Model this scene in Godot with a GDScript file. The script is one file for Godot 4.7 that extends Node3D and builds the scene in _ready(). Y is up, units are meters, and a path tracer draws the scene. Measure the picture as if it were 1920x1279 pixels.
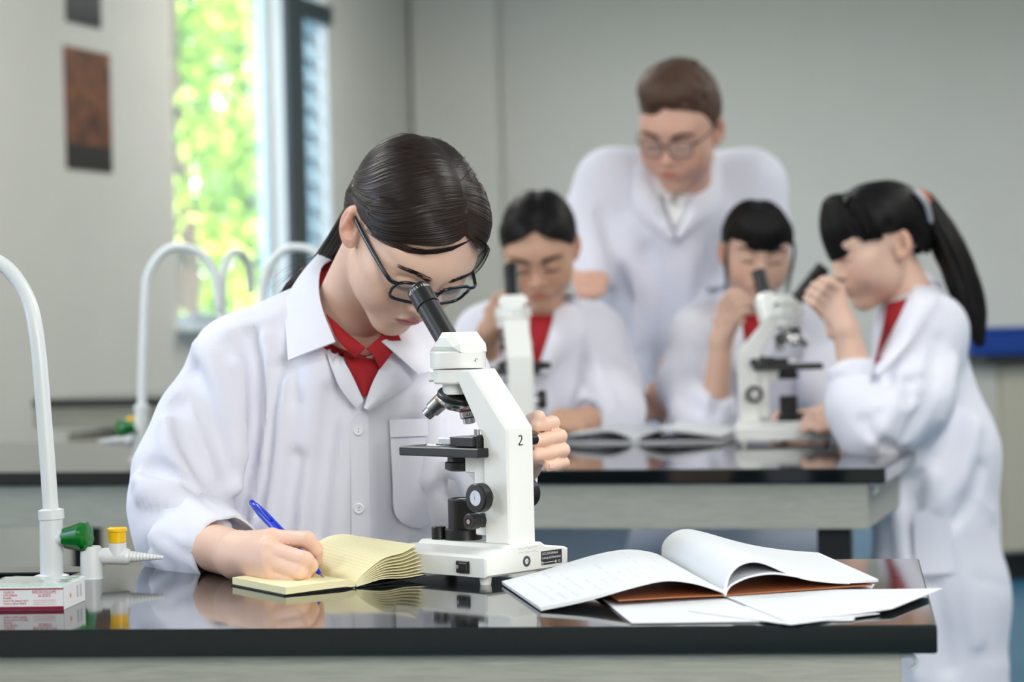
extends Node3D
# A school laboratory: a girl writes beside a microscope, a teacher and three pupils work at the bench behind her.

const FPX := 4533.0
const CAM_Y := 1.07
const TOP := 0.76
var cam: Camera3D
var cam_t := Transform3D()
var M := {}
var rng := RandomNumberGenerator.new()
var names := {}
var zmul := 1.0

# ---------------------------------------------------------------- pixels of the photograph to places
func ray(x: float, y: float) -> Vector3:
	return cam_t.basis * Vector3((x - 960.0) / FPX, -(y - 639.5) / FPX, -1.0)

func at(x: float, y: float, depth: float) -> Vector3:
	return cam_t.origin + ray(x, y) * depth * zmul

func on_level(x: float, y: float, level: float) -> Vector3:
	var r := ray(x, y)
	return cam_t.origin + r * ((level - cam_t.origin.y) / r.y)

# ---------------------------------------------------------------- naming and tree
func numbered(called: String) -> String:
	var n: int = names.get(called, 0)
	names[called] = n + 1
	return called if n == 0 else "%s_%03d" % [called, n]

func thing(called: String, label: String, category: String, where := Vector3.ZERO, turn := 0.0, group := "") -> Node3D:
	var o := Node3D.new()
	o.name = numbered(called)
	add_child(o)
	o.position = where
	o.rotation.y = turn
	tag(o, label, category, group)
	return o

func tag(o: Node, label: String, category: String, group := "") -> void:
	o.set_meta("label", label)
	o.set_meta("category", category)
	if group:
		o.set_meta("group", group)

func part(called: String, mesh: Mesh, m: Material, parent: Node = null) -> MeshInstance3D:
	var o := MeshInstance3D.new()
	o.mesh = mesh
	o.material_override = m
	if parent == null:
		o.name = numbered(called)
		add_child(o)
	else:
		o.name = called
		parent.add_child(o, true)
	return o

func struct(called: String, mesh: Mesh, m: Material) -> MeshInstance3D:
	var o := part(called, mesh, m)
	o.set_meta("kind", "structure")
	return o

# ---------------------------------------------------------------- materials
func noise_tex(freq: float, octaves: int, ramp: Array, size := 512, normal := false, bump := 4.0, kind := FastNoiseLite.TYPE_SIMPLEX_SMOOTH, sd := 1) -> NoiseTexture2D:
	var n := FastNoiseLite.new()
	n.noise_type = kind
	n.seed = sd
	n.frequency = freq
	n.fractal_octaves = octaves
	var t := NoiseTexture2D.new()
	t.width = size
	t.height = size
	t.seamless = true
	t.noise = n
	if normal:
		t.as_normal_map = true
		t.bump_strength = bump
	else:
		var g := Gradient.new()
		g.offsets = PackedFloat32Array()
		var off := PackedFloat32Array()
		var col := PackedColorArray()
		for i in ramp.size():
			off.append(float(i) / (ramp.size() - 1))
			col.append(ramp[i])
		g.offsets = off
		g.colors = col
		t.color_ramp = g
	return t

func mat(c: Color, rough := 0.5, metal := 0.0, spec := 0.5) -> StandardMaterial3D:
	var m := StandardMaterial3D.new()
	m.albedo_color = c
	m.roughness = rough
	m.metallic = metal
	m.metallic_specular = spec
	m.cull_mode = BaseMaterial3D.CULL_DISABLED
	return m

func tri(m: StandardMaterial3D, scale: float, world := true) -> StandardMaterial3D:
	m.uv1_triplanar = true
	m.uv1_world_triplanar = world
	m.uv1_scale = Vector3.ONE * scale
	return m

# ---------------------------------------------------------------- mesh collectors
class Shape:
	var v := PackedVector3Array()
	var n := PackedVector3Array()
	var c := PackedColorArray()
	var uv := PackedVector2Array()
	var idx := PackedInt32Array()
	var colored := false
	var mapped := false

	func quad(a: int, b: int, c_: int, d: int) -> void:
		idx.append_array([a, b, c_, a, c_, d])

	# flat polygons, own vertices; corners run clockwise seen from outside
	func face(ps: Array) -> void:
		var k := v.size()
		var nn: Vector3 = (ps[2] - ps[0]).cross(ps[1] - ps[0]).normalized()
		for p in ps:
			v.append(p)
			n.append(nn)
		for i in range(1, ps.size() - 1):
			idx.append_array([k, k + i, k + i + 1])

	func grid(pts: Array, cols: int, closed := false) -> void:
		# pts: rows of cols points; smooth normals
		var k := v.size()
		var rows: int = pts.size() / cols
		for p in pts:
			v.append(p)
			n.append(Vector3.ZERO)
		var last := cols if closed else cols - 1
		for r in rows - 1:
			for q in last:
				var a := k + r * cols + q
				var b := k + r * cols + (q + 1) % cols
				quad(a, b, b + cols, a + cols)
		smooth(k, k + rows * cols)

	func smooth(from: int, to: int) -> void:
		for i in range(from, to):
			n[i] = Vector3.ZERO
		for t in range(0, idx.size(), 3):
			var a := idx[t]
			if a < from or a >= to:
				continue
			var b := idx[t + 1]
			var d := idx[t + 2]
			var w := (v[d] - v[a]).cross(v[b] - v[a])
			n[a] += w
			n[b] += w
			n[d] += w
		for i in range(from, to):
			n[i] = n[i].normalized() if n[i].length_squared() > 1e-20 else Vector3.UP

	func add(o: Shape, t := Transform3D()) -> void:
		var k := v.size()
		var nb := t.basis.inverse().transposed()
		for p in o.v:
			v.append(t * p)
		for q in o.n:
			n.append((nb * q).normalized())
		for i in o.idx:
			idx.append(i + k)
		if colored or o.colored:
			colored = true
			c.append_array(o.c)
		if mapped or o.mapped:
			mapped = true
			while uv.size() < k:
				uv.append(Vector2.ZERO)
			uv.append_array(o.uv)
			while uv.size() < v.size():
				uv.append(Vector2.ZERO)

	func mesh() -> ArrayMesh:
		var m := ArrayMesh.new()
		if v.is_empty():
			return m
		var a := []
		a.resize(Mesh.ARRAY_MAX)
		a[Mesh.ARRAY_VERTEX] = v
		a[Mesh.ARRAY_NORMAL] = n
		if colored and c.size() == v.size():
			a[Mesh.ARRAY_COLOR] = c
		if mapped and uv.size() == v.size():
			a[Mesh.ARRAY_TEX_UV] = uv
		a[Mesh.ARRAY_INDEX] = idx
		m.add_surface_from_arrays(Mesh.PRIMITIVE_TRIANGLES, a)
		return m

# bevelled box, centre and full size
func add_box(s: Shape, centre: Vector3, size: Vector3, bevel := 0.002, basis := Basis()) -> void:
	var h := size * 0.5
	var b := minf(bevel, minf(h.x, minf(h.y, h.z)) * 0.99)
	var k := s.v.size()
	# 8 corners x 3 points
	var P := {}
	for sx in [-1, 1]:
		for sy in [-1, 1]:
			for sz in [-1, 1]:
				P[[sx, sy, sz, 0]] = Vector3(sx * h.x, sy * (h.y - b), sz * (h.z - b))
				P[[sx, sy, sz, 1]] = Vector3(sx * (h.x - b), sy * h.y, sz * (h.z - b))
				P[[sx, sy, sz, 2]] = Vector3(sx * (h.x - b), sy * (h.y - b), sz * h.z)
	var faces := []
	for ax in 3:
		var u := (ax + 1) % 3
		var w := (ax + 2) % 3
		for sg in [-1, 1]:
			var f := []
			for q in [[-1, -1], [1, -1], [1, 1], [-1, 1]]:
				var key := [0, 0, 0, ax]
				key[ax] = sg
				key[u] = q[0]
				key[w] = q[1]
				f.append(P[key])
			faces.append(f)
		# edges along ax
		for su in [-1, 1]:
			for sw in [-1, 1]:
				var f2 := []
				for q in [[-1, u], [1, u], [1, w], [-1, w]]:
					var key2 := [0, 0, 0, q[1]]
					key2[ax] = q[0]
					key2[u] = su
					key2[w] = sw
					f2.append(P[key2])
				faces.append(f2)
	for sx in [-1, 1]:
		for sy in [-1, 1]:
			for sz in [-1, 1]:
				faces.append([P[[sx, sy, sz, 0]], P[[sx, sy, sz, 1]], P[[sx, sy, sz, 2]]])
	for f in faces:
		var mid := Vector3.ZERO
		for p in f:
			mid += p
		var g: Array = f.duplicate()
		var nn: Vector3 = (g[2] - g[0]).cross(g[1] - g[0])
		if nn.dot(mid) < 0:
			g.reverse()
		for i in g.size():
			g[i] = centre + basis * g[i]
		s.face(g)

func box(centre: Vector3, size: Vector3, bevel := 0.002, basis := Basis()) -> Shape:
	var s := Shape.new()
	add_box(s, centre, size, bevel, basis)
	return s

func frame_of(dir: Vector3) -> Basis:
	var z := dir.normalized()
	var ref := Vector3.UP if absf(z.y) < 0.95 else Vector3.RIGHT
	var x := ref.cross(z).normalized()
	return Basis(x, z.cross(x), z)

# lathe: profile of (radius, along) round the axis from origin in direction dir; sharp corners kept by doubling rings
func add_lathe(s: Shape, origin: Vector3, dir: Vector3, profile: Array, seg := 28, flute := 0, depth := 0.0) -> void:
	var f := frame_of(dir)
	for i in profile.size() - 1:
		var p: Vector2 = profile[i]
		var q: Vector2 = profile[i + 1]
		var pts := []
		for r in [p, q]:
			for j in seg:
				var a := TAU * j / seg
				var rad: float = r.x
				if flute > 0:
					rad -= depth * (0.5 + 0.5 * cos(a * flute)) * (1.0 if r.x > depth * 3 else 0.0)
				pts.append(origin + f.x * cos(a) * rad + f.y * sin(a) * rad + f.z * r.y)
		var k := s.v.size()
		for pt in pts:
			s.v.append(pt)
			s.n.append(Vector3.ZERO)
		var slope := Vector2(q.y - p.y, -(q.x - p.x)).normalized()
		for j in seg:
			var a2 := TAU * j / seg
			var nn := (f.x * cos(a2) + f.y * sin(a2)) * slope.x + f.z * slope.y
			s.n[k + j] = nn
			s.n[k + seg + j] = nn
			var j2 := (j + 1) % seg
			s.quad(k + j, k + seg + j, k + seg + j2, k + j2)

func lathe(origin: Vector3, dir: Vector3, profile: Array, seg := 28, flute := 0, depth := 0.0) -> Shape:
	var s := Shape.new()
	add_lathe(s, origin, dir, profile, seg, flute, depth)
	return s

# tube along points with radii (one number or an array), capped round
func add_tube(s: Shape, pts: Array, radii, seg := 12, caps := true, flat := 1.0, side := Vector3.ZERO) -> void:
	var rows := []
	var prev := Vector3.ZERO
	var cnt := pts.size()
	for i in cnt:
		var d: Vector3 = (pts[mini(i + 1, cnt - 1)] - pts[maxi(i - 1, 0)]).normalized()
		var x: Vector3
		if side != Vector3.ZERO:
			x = (side - d * side.dot(d)).normalized()
		elif prev == Vector3.ZERO:
			x = frame_of(d).x
		else:
			x = (prev - d * prev.dot(d)).normalized()
		prev = x
		var y := d.cross(x)
		var r: float = radii[i] if radii is Array else radii
		for j in seg:
			var a := TAU * j / seg
			rows.append(pts[i] + x * cos(a) * r + y * sin(a) * r * flat)
	if caps:
		var lo := []
		var hi := []
		for j in seg:
			lo.append(pts[0])
			hi.append(pts[cnt - 1])
		rows = lo + rows + hi
	var k := s.v.size()
	# wind outwards
	var rr: int = rows.size() / seg
	for p in rows:
		s.v.append(p)
		s.n.append(Vector3.ZERO)
	for r in rr - 1:
		for q in seg:
			var a := k + r * seg + q
			var b := k + r * seg + (q + 1) % seg
			s.quad(a, a + seg, b + seg, b)
	s.smooth(k, k + rr * seg)

func tube(pts: Array, radii, seg := 12, caps := true, flat := 1.0, side := Vector3.ZERO) -> Shape:
	var s := Shape.new()
	add_tube(s, pts, radii, seg, caps, flat, side)
	return s

# smooth curve through points
func curve(pts: Array, count: int) -> Array:
	var out := []
	var n := pts.size() - 1
	for i in count:
		var t := float(i) / (count - 1) * n
		var k := mini(int(t), n - 1)
		var u := t - k
		var a = pts[maxi(k - 1, 0)]
		var b = pts[k]
		var c = pts[k + 1]
		var d = pts[mini(k + 2, n)]
		out.append(b + 0.5 * u * (c - a + u * (2.0 * a - 5.0 * b + 4.0 * c - d + u * (3.0 * (b - c) + d - a))))
	return out

# a sheet with thickness: pts in rows of cols
func add_sheet(s: Shape, pts: Array, cols: int, thick: float) -> void:
	var rows: int = pts.size() / cols
	var tmp := Shape.new()
	tmp.grid(pts, cols)
	var k := s.v.size()
	while s.uv.size() < k:
		s.uv.append(Vector2.ZERO)
	var cnt: int = pts.size()
	for side in [0.5, -0.5]:
		for i in cnt:
			s.v.append(pts[i] + tmp.n[i] * thick * side)
			s.n.append(tmp.n[i] * signf(side))
			s.uv.append(Vector2(float(i / cols) / (rows - 1), float(i % cols) / (cols - 1)))
	for t in range(0, tmp.idx.size(), 3):
		s.idx.append_array([k + tmp.idx[t], k + tmp.idx[t + 1], k + tmp.idx[t + 2]])
		s.idx.append_array([k + cnt + tmp.idx[t], k + cnt + tmp.idx[t + 2], k + cnt + tmp.idx[t + 1]])
	var rim := []
	for q in cols:
		rim.append(q)
	for r in range(1, rows):
		rim.append(r * cols + cols - 1)
	for q in range(cols - 2, -1, -1):
		rim.append((rows - 1) * cols + q)
	for r in range(rows - 2, 0, -1):
		rim.append(r * cols)
	var m := rim.size()
	for i in m:
		var a: int = rim[i]
		var b: int = rim[(i + 1) % m]
		s.face([s.v[k + b], s.v[k + a], s.v[k + cnt + a], s.v[k + cnt + b]])
	while s.uv.size() < s.v.size():
		s.uv.append(Vector2.ZERO)
	s.mapped = true

func sheet(pts: Array, cols: int, thick: float) -> Shape:
	var s := Shape.new()
	add_sheet(s, pts, cols, thick)
	return s

# extruded polygon in a plane: outline 2D, axes x y, depth along z, with a bevel
func add_prism(s: Shape, outline: Array, t: Transform3D, depth: float, bevel := 0.001) -> void:
	var n := outline.size()
	var area := 0.0
	for i in n:
		var a: Vector2 = outline[i]
		var b: Vector2 = outline[(i + 1) % n]
		area += a.cross(b)
	var o := outline.duplicate()
	if area < 0:
		o.reverse()
	var inner := []
	for i in n:
		var p: Vector2 = o[i]
		var e1: Vector2 = (p - o[(i + n - 1) % n]).normalized()
		var e2: Vector2 = (o[(i + 1) % n] - p).normalized()
		var m: Vector2 = e1.orthogonal() + e2.orthogonal()
		inner.append(p + m.normalized() * (bevel / maxf(0.3, m.length() * 0.5)))
	# orthogonal() turns a counter-clockwise edge to the inside or outside: test once
	var c := Vector2.ZERO
	for p in o:
		c += p / n
	var grows := 0.0
	for i in n:
		grows += inner[i].distance_to(c) - o[i].distance_to(c)
	if grows > 0:
		for i in n:
			inner[i] = o[i] * 2.0 - inner[i]
	var tri_i := Geometry2D.triangulate_polygon(PackedVector2Array(inner))
	for side in [0, 1]:
		var z := 0.0 if side == 0 else depth
		for q in range(0, tri_i.size(), 3):
			var f := []
			for w in 3:
				var p2: Vector2 = inner[tri_i[q + w]]
				f.append(t * Vector3(p2.x, p2.y, z))
			var nn: Vector3 = (f[2] - f[0]).cross(f[1] - f[0])
			if nn.dot(t.basis.z) * (1.0 if side == 1 else -1.0) < 0:
				f.reverse()
			s.face(f)
	var rings := [[inner, 0.0], [o, bevel], [o, depth - bevel], [inner, depth]]
	for r in 3:
		for i in n:
			var j := (i + 1) % n
			var a2: Vector2 = rings[r][0][i]
			var b2: Vector2 = rings[r][0][j]
			var c2: Vector2 = rings[r + 1][0][j]
			var d2: Vector2 = rings[r + 1][0][i]
			s.face([t * Vector3(a2.x, a2.y, rings[r][1]), t * Vector3(d2.x, d2.y, rings[r + 1][1]), t * Vector3(c2.x, c2.y, rings[r + 1][1]), t * Vector3(b2.x, b2.y, rings[r][1])])

func prism(outline: Array, t: Transform3D, depth: float, bevel := 0.001) -> Shape:
	var s := Shape.new()
	add_prism(s, outline, t, depth, bevel)
	return s

func text_mesh(text: String, height: float, depth := 0.0003, font := "Droid Sans", bold := false) -> TextMesh:
	var t := TextMesh.new()
	var f := SystemFont.new()
	f.font_names = PackedStringArray([font])
	if bold:
		f.font_weight = 700
	t.font = f
	t.text = text
	t.font_size = 20
	t.pixel_size = height / 14.4
	t.depth = depth
	t.curve_step = 1.0
	return t

# writing laid on a surface: centre, direction of reading, upwards
func lettering(text: String, height: float, where: Vector3, right: Vector3, up: Vector3, m: Material, parent: Node, called := "lettering", wide := 1.0, fit := 0.0) -> void:
	var o := part(called, text_mesh(text, height), m, parent)
	if fit > 0.0:
		wide = fit / maxf(o.mesh.get_aabb().size.x, 1e-5)
	var x := right.normalized()
	var y := (up - x * up.dot(x)).normalized()
	o.transform = Transform3D(Basis(x * wide, y, x.cross(y)), where)

# ---------------------------------------------------------------- bodies: distance fields meshed as surface nets
class Field:
	var kind := PackedInt32Array()
	var cut := PackedInt32Array()
	var k := PackedFloat32Array()
	var A := PackedVector3Array()
	var B := PackedVector3Array()
	var ra := PackedFloat32Array()
	var rb := PackedFloat32Array()
	var bas: Array[Basis] = []
	var fa := PackedVector3Array()
	var fb := PackedVector3Array()
	var fw := PackedFloat32Array()
	var fh := PackedFloat32Array()
	var fgroup := PackedInt32Array()
	var groups := 0
	var reach := 0.0

	func cone(a: Vector3, b: Vector3, r1: float, r2: float, blend := 0.02, c := 0) -> void:
		kind.append(0); cut.append(c); k.append(blend); A.append(a); B.append(b); ra.append(r1); rb.append(r2); bas.append(Basis())

	func ell(centre: Vector3, radii: Vector3, blend := 0.02, c := 0, b := Basis()) -> void:
		kind.append(1); cut.append(c); k.append(blend); A.append(centre); B.append(radii); ra.append(0.0); rb.append(0.0); bas.append(b)

	# triangular wedge: edge planes through A with normals in basis columns x and y, cut below z column
	func wedge(centre: Vector3, b: Basis, blend := 0.005, c := 1) -> void:
		kind.append(2); cut.append(c); k.append(blend); A.append(centre); B.append(Vector3.ZERO); ra.append(0.0); rb.append(0.0); bas.append(b)

	# one crease along a line of points
	func crease(pts: Array, width: float, height: float) -> void:
		groups += 1
		for i in pts.size() - 1:
			fold(pts[i], pts[i + 1], width, height, groups)

	func fold(a: Vector3, b: Vector3, width: float, height: float, group := 0) -> void:
		if group == 0:
			groups += 1
			group = groups
		fa.append(a); fb.append(b); fw.append(width); fh.append(height); fgroup.append(group)
		reach = maxf(reach, absf(height))

	func one(i: int, p: Vector3) -> float:
		var q := p - A[i]
		var kd := kind[i]
		if kd == 0:
			var ba := B[i] - A[i]
			var t := clampf(q.dot(ba) / maxf(ba.length_squared(), 1e-12), 0.0, 1.0)
			return (q - ba * t).length() - lerpf(ra[i], rb[i], t)
		if kd == 1:
			var l := q * bas[i]
			var r := B[i]
			var u := l / r
			var k0 := u.length()
			var k1 := (u / r).length()
			return k0 * (k0 - 1.0) / maxf(k1, 1e-6) if k0 > 1e-4 else -minf(r.x, minf(r.y, r.z))
		return maxf(q.dot(bas[i].x), maxf(q.dot(bas[i].y), q.dot(bas[i].z)))

	func value(p: Vector3, use: PackedInt32Array, folds: PackedInt32Array) -> float:
		var d := 1e3
		for i in use:
			var q := p - A[i]
			var e: float
			var kd := kind[i]
			if kd == 0:
				var ba := B[i] - A[i]
				var t := clampf(q.dot(ba) / maxf(ba.length_squared(), 1e-12), 0.0, 1.0)
				e = (q - ba * t).length() - lerpf(ra[i], rb[i], t)
			else:
				e = one(i, p)
			var kk := k[i]
			if cut[i] == 0:
				var h := kk - absf(d - e)
				d = minf(d, e)
				if h > 0.0:
					d -= h * h * 0.25 / kk
			else:
				e = -e
				var h2 := kk - absf(d - e)
				d = maxf(d, e)
				if h2 > 0.0:
					d += h2 * h2 * 0.25 / kk
		var best := 100.0
		var g := -1
		var gh := 0.0
		for i in folds:
			var qa := p - fa[i]
			var ba2 := fb[i] - fa[i]
			var t2 := clampf(qa.dot(ba2) / maxf(ba2.length_squared(), 1e-12), 0.0, 1.0)
			var x := (qa - ba2 * t2).length_squared() / (fw[i] * fw[i])
			if fgroup[i] != g:
				if best < 9.0:
					d -= gh * exp(-best)
				best = x
				g = fgroup[i]
				gh = fh[i]
			elif x < best:
				best = x
		if best < 9.0:
			d -= gh * exp(-best)
		return d

	func all() -> PackedInt32Array:
		return PackedInt32Array(range(kind.size()))

	func near(p: Vector3, r: float, from: PackedInt32Array) -> PackedInt32Array:
		var out := PackedInt32Array()
		for i in from:
			if one(i, p) < (r + k[i] + reach) * 1.8:
				out.append(i)
		return out

	func near_folds(p: Vector3, r: float, from: PackedInt32Array) -> PackedInt32Array:
		var out := PackedInt32Array()
		for i in from:
			var qa := p - fa[i]
			var ba2 := fb[i] - fa[i]
			var t2 := clampf(qa.dot(ba2) / maxf(ba2.length_squared(), 1e-12), 0.0, 1.0)
			if (qa - ba2 * t2).length() < fw[i] * 3.0 + r:
				out.append(i)
		return out

	# first hit of a ray from o along d (unit), from a distance on; -1 when it misses
	func hit(o: Vector3, d: Vector3, start: float, stop: float) -> float:
		var use := all()
		var none := PackedInt32Array()
		var t := start
		for i in 160:
			var e := value(o + d * t, use, none)
			if e < 0.0004:
				return t
			t += maxf(e * 0.8, 0.0004)
			if t > stop:
				return -1.0
		return t

	func mesh(lo: Vector3, hi: Vector3, h: float) -> Shape:
		var out := Shape.new()
		const S := 4
		const L := 16
		var bn := Vector3i(((hi - lo) / (h * L)).ceil())
		bn = bn.max(Vector3i.ONE)
		var nx := bn.x * L + 1
		var ny := bn.y * L + 1
		var nz := bn.z * L + 1
		var f := PackedFloat32Array()
		f.resize(nx * ny * nz)
		f.fill(1e9)
		var cells := PackedInt32Array()
		var every := all()
		var everyf := PackedInt32Array(range(fa.size()))
		var none := PackedInt32Array()
		var sy := nx
		var sz := nx * ny
		for bz in bn.z:
			for by in bn.y:
				for bx in bn.x:
					var c := lo + Vector3(bx + 0.5, by + 0.5, bz + 0.5) * (h * L)
					var r := h * L * 0.88
					var use := near(c, r, every)
					if use.is_empty():
						continue
					var d0 := value(c, use, none)
					if absf(d0) > r * 1.5 + reach:
						continue
					var uf := near_folds(c, r, everyf)
					for k4 in L / S:
						for j4 in L / S:
							for i4 in L / S:
								var x0 := bx * L + i4 * S
								var y0 := by * L + j4 * S
								var z0 := bz * L + k4 * S
								var c2 := lo + Vector3(x0 + S * 0.5, y0 + S * 0.5, z0 + S * 0.5) * h
								var r2 := h * S * 0.88
								var d2 := value(c2, use, none)
								if absf(d2) > r2 * 1.6 + reach:
									continue
								var us2 := near(c2, r2, use)
								var uf2 := near_folds(c2, r2, uf) if uf.size() else none
								for z in range(z0, z0 + S + 1):
									for y in range(y0, y0 + S + 1):
										var id := z * sz + y * sy + x0
										for x in range(x0, x0 + S + 1):
											if f[id] > 1e8:
												f[id] = value(lo + Vector3(x, y, z) * h, us2, uf2)
											id += 1
								cells.append(x0); cells.append(y0); cells.append(z0)
		var vid := PackedInt32Array()
		vid.resize(nx * ny * nz)
		vid.fill(-1)
		var es := [[0, 1], [2, 3], [4, 5], [6, 7], [0, 2], [1, 3], [4, 6], [5, 7], [0, 4], [1, 5], [2, 6], [3, 7]]
		var off := PackedInt32Array([0, 1, sy, sy + 1, sz, sz + 1, sz + sy, sz + sy + 1])
		var cor := [Vector3(0, 0, 0), Vector3(1, 0, 0), Vector3(0, 1, 0), Vector3(1, 1, 0), Vector3(0, 0, 1), Vector3(1, 0, 1), Vector3(0, 1, 1), Vector3(1, 1, 1)]
		var w := PackedFloat32Array()
		w.resize(8)
		var made := PackedInt32Array()
		for q in range(0, cells.size(), 3):
			for z in range(cells[q + 2], cells[q + 2] + S):
				for y in range(cells[q + 1], cells[q + 1] + S):
					for x in range(cells[q], cells[q] + S):
						var id := z * sz + y * sy + x
						var neg := 0
						for e in 8:
							w[e] = f[id + off[e]]
							if w[e] < 0.0:
								neg += 1
						if neg == 0 or neg == 8 or vid[id] >= 0:
							continue
						var sum := Vector3.ZERO
						var cnt := 0
						for e in es:
							var a := w[e[0]]
							var b := w[e[1]]
							if (a < 0.0) != (b < 0.0):
								var t := a / (a - b)
								sum += cor[e[0]].lerp(cor[e[1]], t)
								cnt += 1
						vid[id] = out.v.size()
						made.append(id)
						out.v.append(lo + (Vector3(x, y, z) + sum / cnt) * h)
						var g := Vector3(w[1] + w[3] + w[5] + w[7] - w[0] - w[2] - w[4] - w[6], w[2] + w[3] + w[6] + w[7] - w[0] - w[1] - w[4] - w[5], w[4] + w[5] + w[6] + w[7] - w[0] - w[1] - w[2] - w[3])
						out.n.append(g.normalized())
		for id in made:
			var inside := f[id] < 0.0
			for ax in 3:
				var e1: int = [1, sy, sz][ax]
				if (f[id + e1] < 0.0) == inside:
					continue
				var e2: int = [sy, sz, 1][ax]
				var e3: int = [sz, 1, sy][ax]
				if id - e2 - e3 < 0:
					continue
				var a := vid[id]
				var b := vid[id - e2]
				var c3 := vid[id - e2 - e3]
				var d3 := vid[id - e3]
				if b < 0 or c3 < 0 or d3 < 0:
					continue
				if inside:
					out.quad(a, d3, c3, b)
				else:
					out.quad(a, b, c3, d3)
		return out

# ---------------------------------------------------------------- heads (own axes: x to the person's left, y up, z forward, origin between the ears)
func smooth01(a: float, b: float, x: float) -> float:
	var t := clampf((x - a) / (b - a), 0.0, 1.0)
	return t * t * (3.0 - 2.0 * t)

func head_field(male := false) -> Field:
	var f := Field.new()
	var jw := 0.056 if male else 0.049
	f.ell(Vector3(0, 0.045, -0.006), Vector3(0.074, 0.081, 0.094), 0.01)
	f.ell(Vector3(0, 0.012, 0.036), Vector3(0.063, 0.083, 0.054), 0.03)
	f.ell(Vector3(0, -0.05, 0.036), Vector3(jw, 0.044, 0.046), 0.03)
	f.ell(Vector3(0, -0.04, 0.012), Vector3(jw + 0.006, 0.04, 0.045), 0.03)
	f.ell(Vector3(0, -0.084, 0.07), Vector3(0.022, 0.015, 0.017), 0.03)
	for x in [-1.0, 1.0]:
		f.ell(Vector3(x * 0.037, -0.024, 0.058), Vector3(0.027, 0.027, 0.028), 0.03)
		f.ell(Vector3(x * 0.046, 0.0, 0.052), Vector3(0.018, 0.012, 0.022), 0.025)
	# brow and sockets
	f.ell(Vector3(0, 0.037, 0.068), Vector3(0.05, 0.016, 0.022), 0.03)
	for x in [-1.0, 1.0]:
		f.ell(Vector3(x * 0.031, 0.014, 0.1), Vector3(0.019, 0.0115, 0.016), 0.016, 1)
		f.ell(Vector3(x * 0.0315, 0.0125, 0.0765), Vector3(0.0165, 0.0125, 0.0135), 0.006)
		# upper lid, lowered
		f.ell(Vector3(x * 0.0315, 0.0135, 0.0775), Vector3(0.0172, 0.0118, 0.0135), 0.003)
		f.cone(Vector3(x * 0.0175, 0.0075, 0.0885), Vector3(x * 0.0445, 0.0085, 0.0835), 0.0012, 0.0012, 0.002, 1)
	# nose
	f.cone(Vector3(0, 0.024, 0.0855), Vector3(0, -0.008, 0.0985), 0.0065, 0.0075, 0.014)
	f.cone(Vector3(0, -0.008, 0.0985), Vector3(0, -0.0175, 0.1045), 0.0075, 0.0088, 0.008)
	for x in [-1.0, 1.0]:
		f.ell(Vector3(x * 0.0115, -0.0205, 0.0955), Vector3(0.0068, 0.0062, 0.0085), 0.006)
		f.ell(Vector3(x * 0.0062, -0.0275, 0.0985), Vector3(0.0034, 0.003, 0.0045), 0.003, 1)
	# mouth
	f.ell(Vector3(0, -0.046, 0.084), Vector3(0.026, 0.018, 0.012), 0.016)
	f.ell(Vector3(-0.006, -0.0435, 0.0945), Vector3(0.015, 0.0042, 0.0052), 0.004)
	f.ell(Vector3(0.006, -0.0435, 0.0945), Vector3(0.015, 0.0042, 0.0052), 0.004)
	f.ell(Vector3(0, -0.0525, 0.0932), Vector3(0.0165, 0.0052, 0.006), 0.005)
	f.ell(Vector3(0, -0.0476, 0.1), Vector3(0.0225, 0.0011, 0.0075), 0.002, 1)
	f.ell(Vector3(0, -0.0635, 0.097), Vector3(0.016, 0.004, 0.007), 0.008, 1)
	# ears
	for x in [-1.0, 1.0]:
		var b := Basis(Vector3(0, 1, 0), x * -0.38) * Basis(Vector3(1, 0, 0), -0.22)
		var c := Vector3(x * 0.0745, 0.004, -0.012)
		f.ell(c, Vector3(0.0085, 0.029, 0.0185), 0.006, 0, b)
		f.ell(c + b * Vector3(x * 0.0085, 0.004, 0.0005), Vector3(0.0085, 0.0215, 0.0115), 0.004, 1, b)
		f.ell(c + b * Vector3(x * 0.005, -0.003, 0.003), Vector3(0.0085, 0.011, 0.0088), 0.003, 1, b)
		f.cone(c + b * Vector3(x * 0.0045, 0.018, -0.004), c + b * Vector3(x * 0.0045, -0.008, -0.0075), 0.0026, 0.0026, 0.004, 0)
		f.ell(c + b * Vector3(x * 0.003, -0.004, 0.0135), Vector3(0.0042, 0.006, 0.004), 0.004, 0, b)
		f.ell(c + b * Vector3(x * -0.001, -0.024, 0.005), Vector3(0.0052, 0.008, 0.0085), 0.006, 0, b)
	return f

# skin, with lips, brows' ground and the scalp in their own colours
func head_shape(f: Field, h: float, skin: Color, lip: Color, low := -0.14) -> Shape:
	var s := f.mesh(Vector3(-0.1, low, -0.13), Vector3(0.1, 0.145, 0.125), h)
	var ns := FastNoiseLite.new()
	ns.seed = 5
	ns.frequency = 38.0
	s.colored = true
	for p in s.v:
		var c := skin * (1.0 + 0.035 * ns.get_noise_3dv(p))
		var l := Vector2(p.x / 0.0215, (p.y + 0.0478) / (0.0098 * (1.0 - 0.45 * minf(1.0, absf(p.x) / 0.0215)))).length()
		if p.z > 0.083 and l < 1.25:
			c = c.lerp(lip, 1.0 - smooth01(0.75, 1.2, l))
		var cheek := Vector3(absf(p.x) - 0.042, (p.y + 0.02), 0).length()
		if p.z > 0.05:
			c = c.lerp(Color(skin.r * 1.02, skin.g * 0.84, skin.b * 0.8), 0.35 * (1.0 - smooth01(0.008, 0.03, cheek)))
		if absf(p.x) > 0.074 and p.z < 0.02:
			c = c.lerp(Color(skin.r * 0.98, skin.g * 0.72, skin.b * 0.64), 0.55)
		c.a = 1.0
		s.c.append(c)
	return s

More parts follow.
